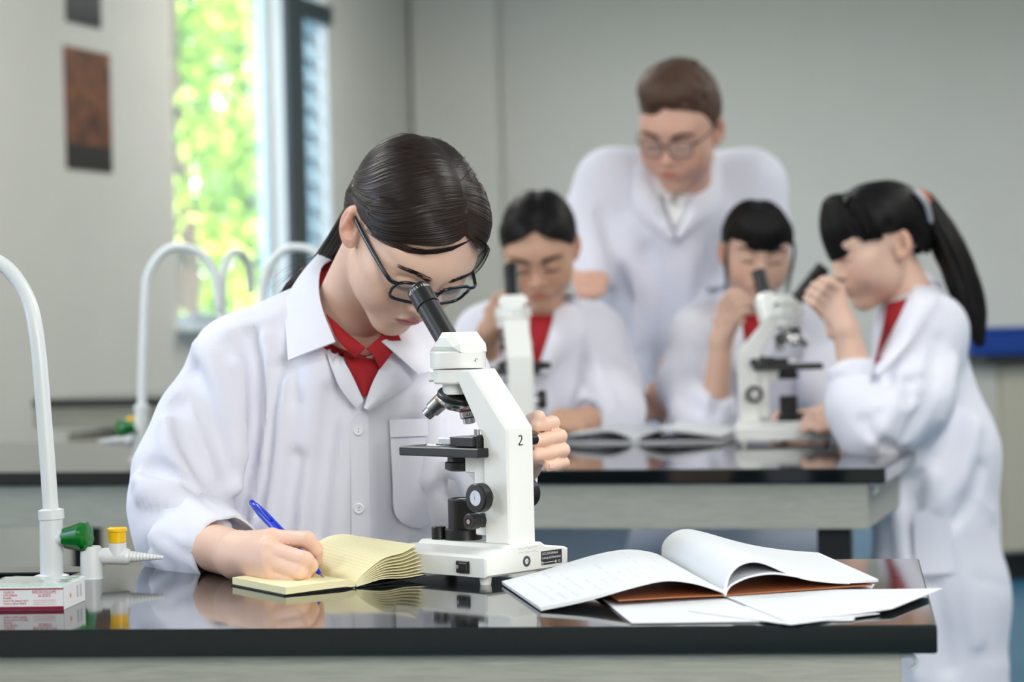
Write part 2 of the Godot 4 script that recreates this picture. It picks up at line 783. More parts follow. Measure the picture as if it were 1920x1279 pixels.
const HAIR_C := Vector3(0, 0.045, -0.01)
const HAIR_R := Vector3(0.0805, 0.09, 0.1025)

func on_hair(dir: Vector3, lift := 0.0) -> Vector3:
	var d := dir.normalized()
	return HAIR_C + d * (1.0 / (d / HAIR_R).length() + lift)

# one side of combed hair: guides are rows of points (front row first); every lock runs along a blended guide
func hair_patch(s: Shape, guides: Array, cols: int, rows: int, sd: int, rough := 0.0011, under := true) -> void:
	var ns := FastNoiseLite.new()
	ns.seed = sd
	ns.frequency = 1.0
	var dirs := []
	for g in guides:
		var row := []
		for p in g:
			row.append(p - HAIR_C)
		dirs.append(curve(row, rows))
	var pts := []
	for j in rows:
		var along := []
		for g in dirs:
			along.append(g[j])
		var line := curve(along, cols)
		var t := float(j) / (rows - 1)
		for i in cols:
			var u := float(i) / (cols - 1)
			var d: Vector3 = line[i]
			var base := 1.0 / (d.normalized() / HAIR_R).length()
			var strand := ns.get_noise_2d(u * 210.0, t * 0.7) * 0.5 + ns.get_noise_2d(u * 70.0, t * 1.1 + 9.0) * 0.6 + ns.get_noise_2d(u * 14.0, t * 1.3 + 31.0) * 0.7
			var lift := rough * strand * smooth01(0.0, 0.12, t) - 0.006 * (1.0 - smooth01(0.0, 0.1, t))
			if under:
				lift -= 0.007 * (1.0 - smooth01(0.0, 0.03, u))
			lift += d.length() - base if d.length() > base + 0.004 else 0.0
			pts.append(HAIR_C + d.normalized() * (base + lift))
	s.grid(pts, cols)
	for i in pts.size():
		var w := 0.8 + 0.55 * ns.get_noise_2d(float(i % cols) * 0.9, 70.0)
		s.c.append(Color(w * 1.06, w, w * 0.96))
	s.colored = true

func tint(s: Shape, c: Color) -> void:
	s.colored = true
	while s.c.size() < s.v.size():
		s.c.append(c)

# loose hair: thin ribbons along curves
func hair_strands(s: Shape, paths: Array, width: float, seg := 10) -> void:
	for p in paths:
		var pts := curve(p, seg)
		var rad := []
		for i in seg:
			rad.append(width * (1.0 - 0.75 * float(i) / (seg - 1)))
		add_tube(s, pts, rad, 3, false)
	tint(s, Color(1, 1, 1))

# a tail of hair swept along a curve, grooved along its length
func hair_tail(s: Shape, path: Array, radii: Array, sd: int, seg := 72, rows := 26) -> void:
	var ns := FastNoiseLite.new()
	ns.seed = sd
	ns.frequency = 1.0
	var pts := curve(path, rows)
	var rr := curve(radii, rows)
	var out := []
	var prev := Vector3.ZERO
	for i in rows:
		var d: Vector3 = (pts[mini(i + 1, rows - 1)] - pts[maxi(i - 1, 0)]).normalized()
		var x: Vector3 = frame_of(d).x if prev == Vector3.ZERO else (prev - d * prev.dot(d)).normalized()
		prev = x
		var y := d.cross(x)
		for j in seg:
			var a := TAU * j / seg
			var n := ns.get_noise_3d(cos(a) * 9.0, sin(a) * 9.0, i * 0.08) * 0.16 + ns.get_noise_3d(cos(a) * 2.6, sin(a) * 2.6, i * 0.1 + 7.0) * 0.2
			var r: float = rr[i] * (1.0 + n)
			out.append(pts[i] + x * cos(a) * r + y * sin(a) * r)
	s.grid(out, seg, true)
	for i in out.size():
		var w := 0.85 + 0.6 * ns.get_noise_2d(float(i % seg) * 1.7, 3.0)
		s.c.append(Color(w * 1.1, w, w * 0.92))
	s.colored = true

# face hair and lashes
func brows(s: Shape, f: Field, thick := 1.0, tone := Color(1, 1, 1)) -> void:
	rng.seed = 77
	for x in [-1.0, 1.0]:
		for i in int(150 * thick):
			var u := rng.randf()
			var bx := lerpf(0.012, 0.05, u)
			var by := 0.0335 + 0.006 * sin(u * PI * 0.8) + rng.randf_range(-0.0046, 0.0046) * (1.0 - 0.5 * u)
			var p := Vector3(x * bx, by, 0.2)
			p.z -= f.hit(p, Vector3.FORWARD, 0.0, 0.2)
			var q := Vector3(x * (bx + 0.0075), by + 0.0022 * (1.0 - 1.6 * u), 0.2)
			q.z -= f.hit(q, Vector3.FORWARD, 0.0, 0.2) - 0.0006
			add_tube(s, [p, p.lerp(q, 0.5) + Vector3(0, 0.0003, 0.0007), q], [0.0003, 0.00028, 0.0001], 3, false)
		tint(s, tone)
		for i in 26:
			var u2 := i / 25.0
			var p2 := Vector3(x * lerpf(0.018, 0.046, u2), 0.0075 - 0.0012 * sin(u2 * PI) + 0.001 * u2, 0.0895 - 0.0055 * u2 * u2)
			add_tube(s, [p2, p2 + Vector3(x * 0.001 * u2, -0.0022, 0.0035), p2 + Vector3(x * 0.002 * u2, -0.0018, 0.0072)], [0.0004, 0.0003, 0.0001], 3, false)
	tint(s, Color(1, 1, 1))

# combed back from a parting to a knot at the nape; part_x is where the parting runs
func combed_hair(s: Shape, part_x: float, sd: int) -> void:
	var tie := Vector3(0.0, -0.03, -0.1)
	var tops := [Vector3(part_x, 0.1, 0.083), Vector3(part_x, 0.122, 0.05), Vector3(part_x * 0.9, 0.135, 0.0), Vector3(part_x * 0.6, 0.115, -0.06), Vector3(part_x * 0.3, 0.075, -0.1)]
	for x in [-1.0, 1.0]:
		var g := []
		g.append([tops[0], Vector3(x * 0.028 + part_x * 0.7, 0.085, 0.089), Vector3(x * 0.058, 0.064, 0.07), Vector3(x * 0.075, 0.037, 0.04), Vector3(x * 0.08, 0.03, 0.006), Vector3(x * 0.078, 0.022, -0.025), Vector3(x * 0.055, -0.03, -0.058), tie + Vector3(x * 0.02, -0.01, 0.016)])
		g.append([tops[1], Vector3(x * 0.045 + part_x * 0.5, 0.108, 0.055), Vector3(x * 0.07, 0.08, 0.045), Vector3(x * 0.081, 0.058, 0.02), Vector3(x * 0.083, 0.042, -0.01), Vector3(x * 0.076, 0.024, -0.045), Vector3(x * 0.052, -0.01, -0.082), tie + Vector3(x * 0.014, 0.0, 0.006)])
		g.append([tops[2], Vector3(x * 0.045 + part_x * 0.4, 0.118, 0.0), Vector3(x * 0.07, 0.09, -0.01), Vector3(x * 0.08, 0.065, -0.022), Vector3(x * 0.078, 0.045, -0.042), Vector3(x * 0.065, 0.022, -0.07), Vector3(x * 0.04, -0.008, -0.092), tie + Vector3(x * 0.01, 0.004, 0.002)])
		g.append([tops[3], Vector3(x * 0.035, 0.1, -0.065), Vector3(x * 0.054, 0.075, -0.072), Vector3(x * 0.056, 0.055, -0.082), Vector3(x * 0.05, 0.035, -0.092), Vector3(x * 0.038, 0.012, -0.1), Vector3(x * 0.024, -0.01, -0.102), tie + Vector3(x * 0.006, 0.005, 0)])
		g.append([tops[4], Vector3(x * 0.006, 0.065, -0.105), Vector3(x * 0.002, 0.05, -0.108), Vector3(0, 0.035, -0.11), Vector3(0, 0.02, -0.11), Vector3(0, 0.005, -0.108), Vector3(0, -0.012, -0.105), tie])
		hair_patch(s, g, 420, 30, sd + int(x), 0.0010)

# a straight fringe that falls from the crown to the brows
func fringe(s: Shape, sd: int, low := 0.035) -> void:
	var g := []
	for i in 7:
		var u := i / 6.0 * 2.0 - 1.0
		var a := u * 1.2
		var top := Vector3(sin(a) * 0.02, 0.13, 0.03 + 0.01 * cos(a))
		var mid := Vector3(sin(a) * 0.062, 0.1, 0.05 + 0.04 * cos(a))
		var end := Vector3(sin(a) * 0.083, low + 0.03 * u * u, -0.006 + 0.108 * cos(a))
		g.append([top, top.lerp(mid, 0.5) + Vector3(0, 0.012, 0.008), mid, mid.lerp(end, 0.5) + Vector3(0, 0.006, 0.008), end])
	hair_patch(s, g, 200, 16, sd, 0.0016, false)

# short cut for a man
func short_hair(s: Shape) -> void:
	var f := Field.new()
	f.ell(Vector3(0, 0.05, -0.014), Vector3(0.0805, 0.092, 0.1), 0.01)
	f.ell(Vector3(-0.008, 0.108, 0.012), Vector3(0.066, 0.045, 0.078), 0.03)
	f.ell(Vector3(0.012, -0.012, 0.09), Vector3(0.075, 0.092, 0.058), 0.01, 1)
	f.ell(Vector3(0.03, 0.035, 0.1), Vector3(0.045, 0.055, 0.045), 0.015, 1)
	f.ell(Vector3(0, -0.115, 0.0), Vector3(0.14, 0.085, 0.16), 0.01, 1)
	for x in [-1.0, 1.0]:
		f.ell(Vector3(x * 0.085, -0.012, -0.012), Vector3(0.03, 0.034, 0.022), 0.008, 1)
		f.ell(Vector3(x * 0.075, -0.03, 0.045), Vector3(0.03, 0.05, 0.022), 0.008, 1)
	rng.seed = 9
	for i in 220:
		var a := rng.randf() * TAU
		var b := rng.randf_range(0.25, 1.2)
		var d := Vector3(cos(a) * cos(b), sin(b), sin(a) * cos(b))
		var p := Vector3(0, 0.06, -0.01) + d * Vector3(0.084, 0.092, 0.104)
		f.fold(p, p + Vector3(rng.randf_range(-0.03, 0.05), -0.006, rng.randf_range(-0.012, 0.012)), 0.0055, rng.randf_range(-0.006, 0.005))
	s.add(f.mesh(Vector3(-0.1, -0.03, -0.13), Vector3(0.1, 0.18, 0.13), 0.0045))
	tint(s, Color(1, 1, 1))

# ---------------------------------------------------------------- people
func unit_ray(x: float, y: float) -> Vector3:
	return ray(x, y).normalized()

# where the photograph's pixel meets a field; depth d0 if it misses
func touch(f: Field, x: float, y: float, d0: float, lift := 0.0) -> Vector3:
	var u := unit_ray(x, y)
	var t := f.hit(cam_t.origin, u, d0 * 0.8 * zmul, d0 * 1.25 * zmul)
	if t < 0.0:
		return at(x, y, d0)
	return cam_t.origin + u * (t - lift)

# cloth laid on a field between two lines of pixels
func drape(f: Field, left: Array, right: Array, rows: int, cols: int, d0: float, lift: float, thick: float, bulge := 0.0) -> Shape:
	var a := curve(v2(left), rows)
	var b := curve(v2(right), rows)
	var pts := []
	for i in rows:
		for j in cols:
			var u := j / float(cols - 1)
			var q: Vector2 = a[i].lerp(b[i], u)
			pts.append(touch(f, q.x, q.y, d0, lift + bulge * sin(u * PI)))
	return sheet(pts, cols, thick)

# cloth between two lines of pixels with given depths: [x, y, depth, ...]
func span(left: Array, right: Array, rows: int, cols: int, thick: float, bulge := 0.0) -> Shape:
	var l := []
	var r := []
	for i in range(0, left.size(), 3):
		l.append(at(left[i], left[i + 1], left[i + 2]))
	for i in range(0, right.size(), 3):
		r.append(at(right[i], right[i + 1], right[i + 2]))
	var a := curve(l, rows)
	var b := curve(r, rows)
	var pts := []
	for i in rows:
		for j in cols:
			var u := j / float(cols - 1)
			pts.append(a[i].lerp(b[i], u) + cam_t.basis.z * bulge * sin(u * PI))
	return sheet(pts, cols, thick)

func pixel_folds(f: Field, d0: float, list: Array) -> void:
	var made := []
	for e in list:
		var pts := []
		var line: Array = e[0]
		for q in curve(v2(line), line.size() + 2):
			pts.append(touch(f, q.x, q.y, d0))
		made.append([pts, e[1], e[2]])
	for m in made:
		f.crease(m[0], m[1], m[2])

# small creases scattered along a limb
func limb_creases(f: Field, a: Vector3, b: Vector3, r: float, n: int, sd: int, size := 1.0) -> void:
	rng.seed = sd
	var d := (b - a)
	var fr := frame_of(d)
	for i in n:
		var t := rng.randf()
		var an := rng.randf() * TAU
		var an2 := an + rng.randf_range(0.5, 1.3) * (1.0 if rng.randf() < 0.5 else -1.0)
		var t2 := clampf(t + rng.randf_range(-0.25, 0.25), 0.0, 1.0)
		var pts := []
		for j in 5:
			var m := lerpf(an, an2, j / 4.0)
			pts.append(a + d * lerpf(t, t2, j / 4.0) + (fr.x * cos(m) + fr.y * sin(m)) * r)
		f.crease(pts, rng.randf_range(0.008, 0.014) * size, rng.randf_range(-0.006, 0.005) * size)

func skin_tint(s: Shape, skin: Color) -> void:
	s.colored = true
	var ns := FastNoiseLite.new()
	ns.frequency = 30.0
	for i in range(s.c.size(), s.v.size()):
		var k := 1.0 + 0.04 * ns.get_noise_3dv(s.v[i])
		s.c.append(Color(skin.r * k, skin.g * k, skin.b * k, 1.0))

func finger(f: Field, pts: Array, r0: float, r1: float, blend := 0.004) -> void:
	for i in pts.size() - 1:
		var a := lerpf(r0, r1, float(i) / (pts.size() - 1))
		var b := lerpf(r0, r1, float(i + 1) / (pts.size() - 1))
		f.cone(pts[i], pts[i + 1], a, b, blend)

func bounds(f: Field, pad: float) -> Array:
	var lo := Vector3.ONE * 1e6
	var hi := -lo
	for i in f.kind.size():
		if f.cut[i] or f.kind[i] == 2:
			continue
		if f.kind[i] == 0:
			lo = lo.min(f.A[i] - Vector3.ONE * f.ra[i]).min(f.B[i] - Vector3.ONE * f.rb[i])
			hi = hi.max(f.A[i] + Vector3.ONE * f.ra[i]).max(f.B[i] + Vector3.ONE * f.rb[i])
		else:
			var m := maxf(f.B[i].x, maxf(f.B[i].y, f.B[i].z))
			lo = lo.min(f.A[i] - Vector3.ONE * m)
			hi = hi.max(f.A[i] + Vector3.ONE * m)
	return [lo - Vector3.ONE * pad, hi + Vector3.ONE * pad]

func net(f: Field, h: float) -> Shape:
	var b := bounds(f, h * 3.0 + f.reach)
	return f.mesh(b[0], b[1], h)

# turn of a head: yaw to the viewer's right, pitch down, roll clockwise (degrees), in the camera's axes
func head_turn(yaw: float, pitch: float, roll: float, origin: Vector3, size: float) -> Transform3D:
	var y := deg_to_rad(yaw)
	var p := deg_to_rad(pitch)
	var fw := Vector3(sin(y) * cos(p), -sin(p), cos(y) * cos(p))
	var up := Vector3(sin(y) * sin(p), cos(p), cos(y) * sin(p))
	var b := Basis(up.cross(fw), up, fw)
	b = cam_t.basis * Basis(Vector3.BACK, deg_to_rad(-roll)) * b
	return Transform3D(b.scaled_local(Vector3.ONE * size * zmul), origin)

func place(o: Node3D, called: String, s: Shape, m: Material, parent: Node = null) -> MeshInstance3D:
	var p := part(called, s.mesh(), m, parent if parent else o)
	if parent == null:
		p.position = -o.position
	return p

# spectacles in head axes
func spectacles(o: Node3D, ht: Transform3D, drop: float, m: Material, parent_name := "glasses", thick := 0.0021) -> void:
	var fr := Shape.new()
	var lens := []
	for x in [-1.0, 1.0]:
		var ring := []
		var inner := []
		for i in 41:
			var a := TAU * i / 40.0
			var cx := cos(a)
			var cy := sin(a)
			var px := signf(cx) * pow(absf(cx), 0.62) * 0.0245
			var py := signf(cy) * pow(absf(cy), 0.62) * 0.0185
			if py < 0.0:
				px *= 0.95
			var q := Vector3(x * 0.0305 + px, drop + py, 0.105 - 0.012 * absf(x * 0.0305 + px) / 0.06 + py * 0.12)
			ring.append(q)
		add_tube(fr, ring, thick, 8, false)
		var sh := Shape.new()
		var c: Vector3 = Vector3(x * 0.0305, drop, 0.0985)
		for i in 40:
			sh.face([c, ring[i], ring[i + 1]])
		lens.append(sh)
		add_tube(fr, curve([Vector3(x * 0.0545, drop + 0.012, 0.0955), Vector3(x * 0.0645, drop + 0.0125, 0.089), Vector3(x * 0.0705, drop + 0.0125 + (0.006 - drop) * 0.4, 0.055), Vector3(x * 0.0755, drop + 0.013 + (0.006 - drop) * 0.8, 0.02), Vector3(x * 0.0775, 0.018, -0.012)], 14), thick * 0.95, 8, true, 1.8, Vector3.RIGHT)
	add_tube(fr, curve([Vector3(-0.0075, drop + 0.006, 0.1035), Vector3(0, drop + 0.0085, 0.106), Vector3(0.0075, drop + 0.006, 0.1035)], 8), thick * 1.1, 8, false)
	var w := Shape.new()
	w.add(fr, ht)
	var g := place(o, parent_name, w, m)
	for s in lens:
		var ws := Shape.new()
		ws.add(s, ht)
		place(o, "lens", ws, M.pane, g)

func coat_buttons(o: Node3D, coat: MeshInstance3D, f: Field, d0: float, list: Array, r := 0.0065) -> void:
	for q in list:
		var p := touch(f, q[0], q[1], d0, 0.0042)
		var dir := (cam_t.origin - p).normalized()
		dir.y *= 0.3
		dir = dir.normalized()
		var b := Shape.new()
		add_lathe(b, p, dir, [Vector2(r, 0), Vector2(r, 0.0015), Vector2(r * 0.85, 0.0024), Vector2(r * 0.7, 0.0018), Vector2(0, 0.0018)], 22)
		var k := place(o, "button", b, M.button, coat)
		var h := Shape.new()
		for y in [-1.0, 1.0]:
			add_lathe(h, p + dir * 0.0018 + cam_t.basis.y * y * r * 0.27, dir, [Vector2(r * 0.11, 0), Vector2(r * 0.1, 0.0003), Vector2(0, 0.0003)], 8)
		place(o, "button_hole", h, M.grey_plastic, coat)

const SKIN := Color(0.81, 0.535, 0.405)
const SKIN_TAN := Color(0.60, 0.36, 0.25)
const LIP := Color(0.55, 0.22, 0.22)

func hero() -> void:
	var base := at(650, 900, 3.1)
	base.y = 0
	var o := thing("person", "girl in a white lab coat and dark glasses writing beside the microscope", "person", base)
	var ht := head_turn(35, 50, 3, at(756, 447, 2.925), 0.95)
	var inv := ht.affine_inverse()
	var neck_base := at(640, 632, 3.06)

	# head with neck
	var hf := head_field()
	hf.cone(Vector3(0, -0.035, -0.028), inv * neck_base, 0.047, 0.054, 0.014)
	var body := head_shape_in(hf, 0.0025, SKIN, LIP, ht)

	# hands
	var rf := Field.new()
	var w := at(450, 1042, 2.77)
	rf.cone(at(352, 1012, 2.93), w, 0.031, 0.0265, 0.01)
	var mi := at(510, 1010, 2.713)
	var mm := at(506, 1031, 2.692)
	var mr := at(508, 1054, 2.683)
	var ml := at(512, 1075, 2.683)
	for q in [[mi, 0.0125], [mm, 0.0122], [mr, 0.0115], [ml, 0.0105]]:
		rf.cone(w, q[0], 0.0215, q[1], 0.012)
	finger(rf, [mi, at(576, 1012, 2.683), at(592, 1030, 2.69), at(594, 1050, 2.703)], 0.0105, 0.0072, 0.002)
	finger(rf, [mm, at(572, 1050, 2.657), at(582, 1061, 2.668), at(579, 1070, 2.69)], 0.0105, 0.0078, 0.002)
	finger(rf, [mr, at(562, 1072, 2.656), at(569, 1079, 2.669), at(564, 1085, 2.69)], 0.0098, 0.0074, 0.002)
	finger(rf, [ml, at(550, 1086, 2.665), at(564, 1090, 2.675), at(560, 1092, 2.69)], 0.0088, 0.0066, 0.002)
	finger(rf, [at(470, 1020, 2.755), at(522, 1012, 2.75), at(565, 1030, 2.737), at(590, 1050, 2.72)], 0.0155, 0.0085)
	for q in [[mi, 0.004], [mm, 0.0035], [mr, 0.003]]:
		rf.fold(q[0] + Vector3(-0.002, 0.008, 0.009), q[0] + Vector3(0.004, 0.006, 0.009), 0.006, q[1] * 0.45)
	var rh := net(rf, 0.0025)
	var lf := Field.new()
	var lw := at(975, 868, 2.91)
	lf.cone(at(890, 935, 3.0), lw, 0.035, 0.026, 0.01)
	var li := [at(1002, 802, 2.866), at(1012, 820, 2.868), at(1014, 840, 2.868), at(1010, 858, 2.868)]
	for i in 4:
		lf.cone(lw, li[i], 0.02, 0.0105, 0.01)
	var lp := [at(1036, 793, 2.818), at(1050, 818, 2.812), at(1056, 844, 2.812), at(1056, 868, 2.818)]
	var lt := [at(1006, 798, 2.788), at(1004, 828, 2.782), at(1006, 854, 2.78), at(1028, 874, 2.785)]
	for i in 4:
		var rr: float = [0.0092, 0.0092, 0.0088, 0.008][i]
		finger(lf, [li[i], lp[i], lp[i].lerp(lt[i], 0.5) + cam_t.basis.z * 0.006, lt[i]], rr, rr * 0.82, 0.0018)
	finger(lf, [at(985, 850, 2.89), at(990, 815, 2.85), at(1000, 790, 2.815), at(1010, 782, 2.79)], 0.014, 0.0082, 0.004)
	var lh := net(lf, 0.0025)
	# trunk and limbs under the clothes
	var tf := Field.new()
	tf.cone(neck_base, at(650, 900, 3.1), 0.06, 0.1, 0.05)
	tf.cone(at(650, 900, 3.1), at(650, 1180, 3.18), 0.1, 0.11, 0.05)
	tf.cone(neck_base, at(440, 680, 3.05), 0.05, 0.045, 0.04)
	tf.cone(at(447, 690, 3.06), at(345, 955, 2.99), 0.042, 0.034, 0.03)
	tf.cone(at(345, 955, 2.99), at(354, 1012, 2.93), 0.034, 0.03, 0.02)
	tf.cone(neck_base, at(845, 720, 3.1), 0.05, 0.044, 0.04)
	tf.cone(at(845, 720, 3.1), at(868, 945, 3.06), 0.044, 0.036, 0.03)
	tf.cone(at(868, 945, 3.06), at(900, 930, 3.0), 0.036, 0.035, 0.02)
	for x in [580, 730]:
		tf.cone(at(x, 1200, 3.18), at(x - 10, 1215, 2.78), 0.085, 0.06, 0.04)
		tf.cone(at(x - 10, 1215, 2.78), at(x - 10, 1215, 2.80) * Vector3(1, 0, 1) + Vector3(0, 0.06, 0), 0.055, 0.04, 0.03)
	body.add(rh)
	body.add(lh)
	body.add(net(tf, 0.013))
	skin_tint(body, SKIN)
	var body_part := place(o, "body", body, M.skin)
	var nl := Shape.new()
	var nf: Vector3 = (lt[3] - lp[3]).normalized()
	var no: Vector3 = (cam_t.basis.z - nf * nf.dot(cam_t.basis.z)).normalized()
	nl.add(tube([lt[3] - nf * 0.004 + no * 0.0056, lt[3] + nf * 0.001 + no * 0.0058, lt[3] + nf * 0.0055 + no * 0.0042], [0.0034, 0.004, 0.003], 12, true, 0.3, nf.cross(no)))
	place(o, "finger_nail", nl, M.nail, body_part)

	# coat
	var cf := Field.new()
	cf.cone(at(570, 740, 3.07), at(560, 1230, 3.1), 0.1, 0.115, 0.06)
	cf.cone(at(745, 760, 3.09), at(765, 1230, 3.12), 0.1, 0.115, 0.06)
	cf.cone(at(650, 720, 3.06), at(655, 1230, 3.09), 0.105, 0.12, 0.06)
	cf.cone(at(612, 602, 3.075), at(447, 680, 3.05), 0.05, 0.053, 0.05)
	cf.cone(at(700, 640, 3.08), at(835, 712, 3.1), 0.05, 0.05, 0.05)
	var sleeve := [at(447, 682, 3.05), at(385, 800, 3.02), at(352, 895, 2.99), at(338, 958, 2.965)]
	cf.cone(sleeve[0], sleeve[1], 0.055, 0.058, 0.03)
	cf.cone(sleeve[1], sleeve[2], 0.058, 0.064, 0.03)
	cf.cone(sleeve[2], sleeve[3], 0.064, 0.058, 0.03)
	cf.cone(sleeve[3], at(340, 1006, 2.945), 0.056, 0.05, 0.03)
	cf.cone(at(338, 1006, 2.945), at(386, 1023, 2.895), 0.05, 0.044, 0.02)
	cf.cone(at(835, 715, 3.1), at(866, 840, 3.08), 0.05, 0.055, 0.03)
	cf.cone(at(866, 840, 3.08), at(872, 935, 3.04), 0.055, 0.053, 0.03)
	cf.cone(at(872, 935, 3.04), at(925, 905, 2.975), 0.05, 0.045, 0.03)
	# room for neck and head at the collar
	cf.cone(at(668, 560, 2.96), at(655, 640, 3.02), 0.055, 0.04, 0.03, 1)
	var plain := Field.new()
	plain = cf
	var folds := [
		[[468, 632, 482, 690, 479, 790, 462, 900, 448, 1000], 0.01045, -0.029],
		[[492, 640, 500, 700, 497, 800, 484, 900, 470, 990], 0.0133, 0.01305],
		[[446, 690, 456, 760, 456, 850, 446, 920], 0.01235, 0.01305],
		[[522, 690, 510, 770, 502, 850, 484, 960], 0.01045, -0.0145],
		[[534, 720, 528, 800, 520, 900, 505, 1000], 0.0133, 0.01015],
		[[376, 650, 408, 700, 434, 770, 444, 850], 0.0133, 0.019],
		[[360, 700, 384, 760, 412, 830, 430, 890], 0.01235, -0.0171],
		[[330, 760, 345, 820, 380, 880, 440, 945], 0.0133, -0.0209],
		[[318, 790, 326, 850, 360, 905, 420, 960], 0.0133, 0.0171],
		[[282, 880, 320, 890, 380, 925, 440, 985], 0.0114, -0.019],
		[[272, 925, 320, 935, 380, 965, 420, 990], 0.01235, 0.019],
		[[258, 900, 290, 905, 330, 915], 0.01045, 0.0133],
		[[600, 690, 588, 780, 570, 900, 560, 1000], 0.0171, 0.01015],
		[[622, 740, 608, 880, 592, 1000], 0.0152, -0.0116],
		[[645, 800, 634, 920, 624, 1010], 0.0133, 0.00725],
		[[716, 790, 712, 900, 706, 1010], 0.0171, -0.0087],
		[[770, 800, 752, 900, 742, 1000], 0.0133, -0.01015],
		[[560, 860, 548, 940, 542, 1010], 0.0133, -0.0116],
		[[795, 740, 812, 800, 802, 900], 0.01425, 0.0116],
		[[840, 870, 868, 890, 884, 930], 0.0114, 0.01305],
		[[832, 915, 850, 945, 872, 975], 0.01045, -0.01595],
		[[548, 690, 552, 750], 0.0114, -0.0087],
		[[430, 622, 470, 612, 520, 592], 0.0133, 0.0076]]
	pixel_folds(cf, 3.0, folds)
	limb_creases(cf, sleeve[0], sleeve[3], 0.058, 3, 4, 1.3)
	var coat := place(o, "lab_coat", net(cf, 0.005), M.coat)
	# everything laid on the coat
	var bare := Field.new()
	for i in cf.kind.size():
		bare.kind.append(cf.kind[i]); bare.cut.append(cf.cut[i]); bare.k.append(cf.k[i]); bare.A.append(cf.A[i]); bare.B.append(cf.B[i]); bare.ra.append(cf.ra[i]); bare.rb.append(cf.rb[i]); bare.bas.append(cf.bas[i])
	var torso := Field.new()
	for i in 5:
		torso.cone(cf.A[i], cf.B[i], cf.ra[i], cf.rb[i], cf.k[i])
	# red polo shirt in the neck opening
	var polo := drape(bare, [596, 556, 622, 612, 652, 684, 682, 744], [748, 616, 738, 636, 714, 690, 686, 744], 16, 9, 3.0, 0.008, 0.002, 0.004)
	polo.add(span([586, 488, 3.1, 588, 512, 3.06, 606, 575, 3.0], [640, 484, 3.1, 626, 520, 3.05, 628, 590, 2.99], 8, 5, 0.002))
	var nd := (ht * Vector3(0, -0.035, -0.028) - neck_base).normalized()
	polo.add(lathe(neck_base, nd, [Vector2(0.08, -0.015), Vector2(0.073, 0.008), Vector2(0.065, 0.03), Vector2(0.062, 0.032), Vector2(0.058, 0.015)], 40))
	var pm := place(o, "polo_shirt", polo, M.polo)
	var zc := -(cam_t.affine_inverse() * touch(bare, 664, 690, 3.0, 0.014)).z
	place(o, "polo_collar", span([612, 590, zc + 0.03, 632, 636, zc + 0.008, 668, 670, zc], [650, 626, zc + 0.022, 668, 640, zc + 0.008, 684, 652, zc], 8, 5, 0.003, 0.003), M.polo, pm)
	place(o, "polo_collar", span([686, 654, zc, 700, 668, zc, 712, 692, zc + 0.004], [716, 632, zc + 0.01, 740, 622, zc + 0.012, 752, 640, zc + 0.014], 8, 6, 0.003, 0.003), M.polo, pm)
	place(o, "polo_button", lathe(touch(bare, 662, 672, 3.0, 0.009), Vector3(0, 0.2, 1).normalized(), [Vector2(0.0045, 0), Vector2(0.004, 0.0015), Vector2(0, 0.001)], 16), M.polo_button, pm)
	# collar and lapels
	place(o, "collar", span([604, 470, 3.115, 572, 505, 3.07, 540, 556, 3.03, 536, 600, 2.995, 541, 676, 2.945], [636, 482, 3.10, 604, 500, 3.055, 598, 545, 2.99, 608, 590, 2.96, 629, 641, 2.935], 16, 8, 0.0022, 0.006), M.coat, coat)
	place(o, "collar", span([770, 618, 2.985, 790, 640, 2.97, 824, 694, 2.962], [716, 640, 2.94, 742, 664, 2.94, 784, 702, 2.945], 12, 7, 0.0022, 0.004), M.coat, coat)
	place(o, "lapel", drape(bare, [628, 642, 640, 670, 660, 705, 681, 752], [604, 640, 622, 690, 640, 730, 668, 765], 12, 5, 3.0, 0.011, 0.002, 0.003), M.coat, coat)
	place(o, "lapel", drape(bare, [740, 634, 718, 680, 698, 720, 683, 765], [800, 640, 786, 704, 744, 736, 690, 770], 14, 8, 3.0, 0.013, 0.0022, 0.006), M.coat, coat)
	place(o, "placket", drape(bare, [657, 790, 658, 900, 659, 1040], [690, 760, 692, 900, 694, 1040], 16, 5, 3.0, 0.003, 0.0014, 0.0), M.coat, coat)
	place(o, "pocket", drape(torso, [732, 822, 736, 900, 741, 965, 772, 990], [842, 818, 842, 900, 832, 960, 790, 990], 14, 8, 3.0, 0.0035, 0.0012, 0.001), M.coat, coat)
	place(o, "pocket_hem", drape(torso, [730, 787, 732, 820], [838, 784, 838, 816], 4, 9, 3.0, 0.0045, 0.0016, 0.001), M.coat, coat)
	coat_buttons(o, coat, bare, 3.0, [[672, 807], [673, 954]])
	# turned-up cuffs
	var c0 := at(356, 1010, 2.93)
	var c1 := at(424, 1034, 2.855)
	place(o, "cuff", cuff(c0, c1, 0.057, 0.042, 21), M.coat, coat)
	place(o, "cuff", cuff(at(905, 915, 3.0), at(950, 885, 2.945), 0.047, 0.04, 22), M.coat, coat)

	# hair
	var hs := Shape.new()
	combed_hair(hs, 0.016, 3)
	brows(hs, hf, 0.75, Color(5.0, 3.9, 3.3))
	rng.seed = 5
	var loose := []
	for i in 60:
		var y := rng.randf_range(0.001, 0.012)
		loose.append([Vector3(0.02, 0.1, 0.083), Vector3(-0.01, 0.081 + y, 0.092), Vector3(-0.045, 0.062 + y, 0.083), Vector3(-0.07, 0.04 + y * 1.4, 0.05), Vector3(-0.079, 0.028 + y, 0.02)])
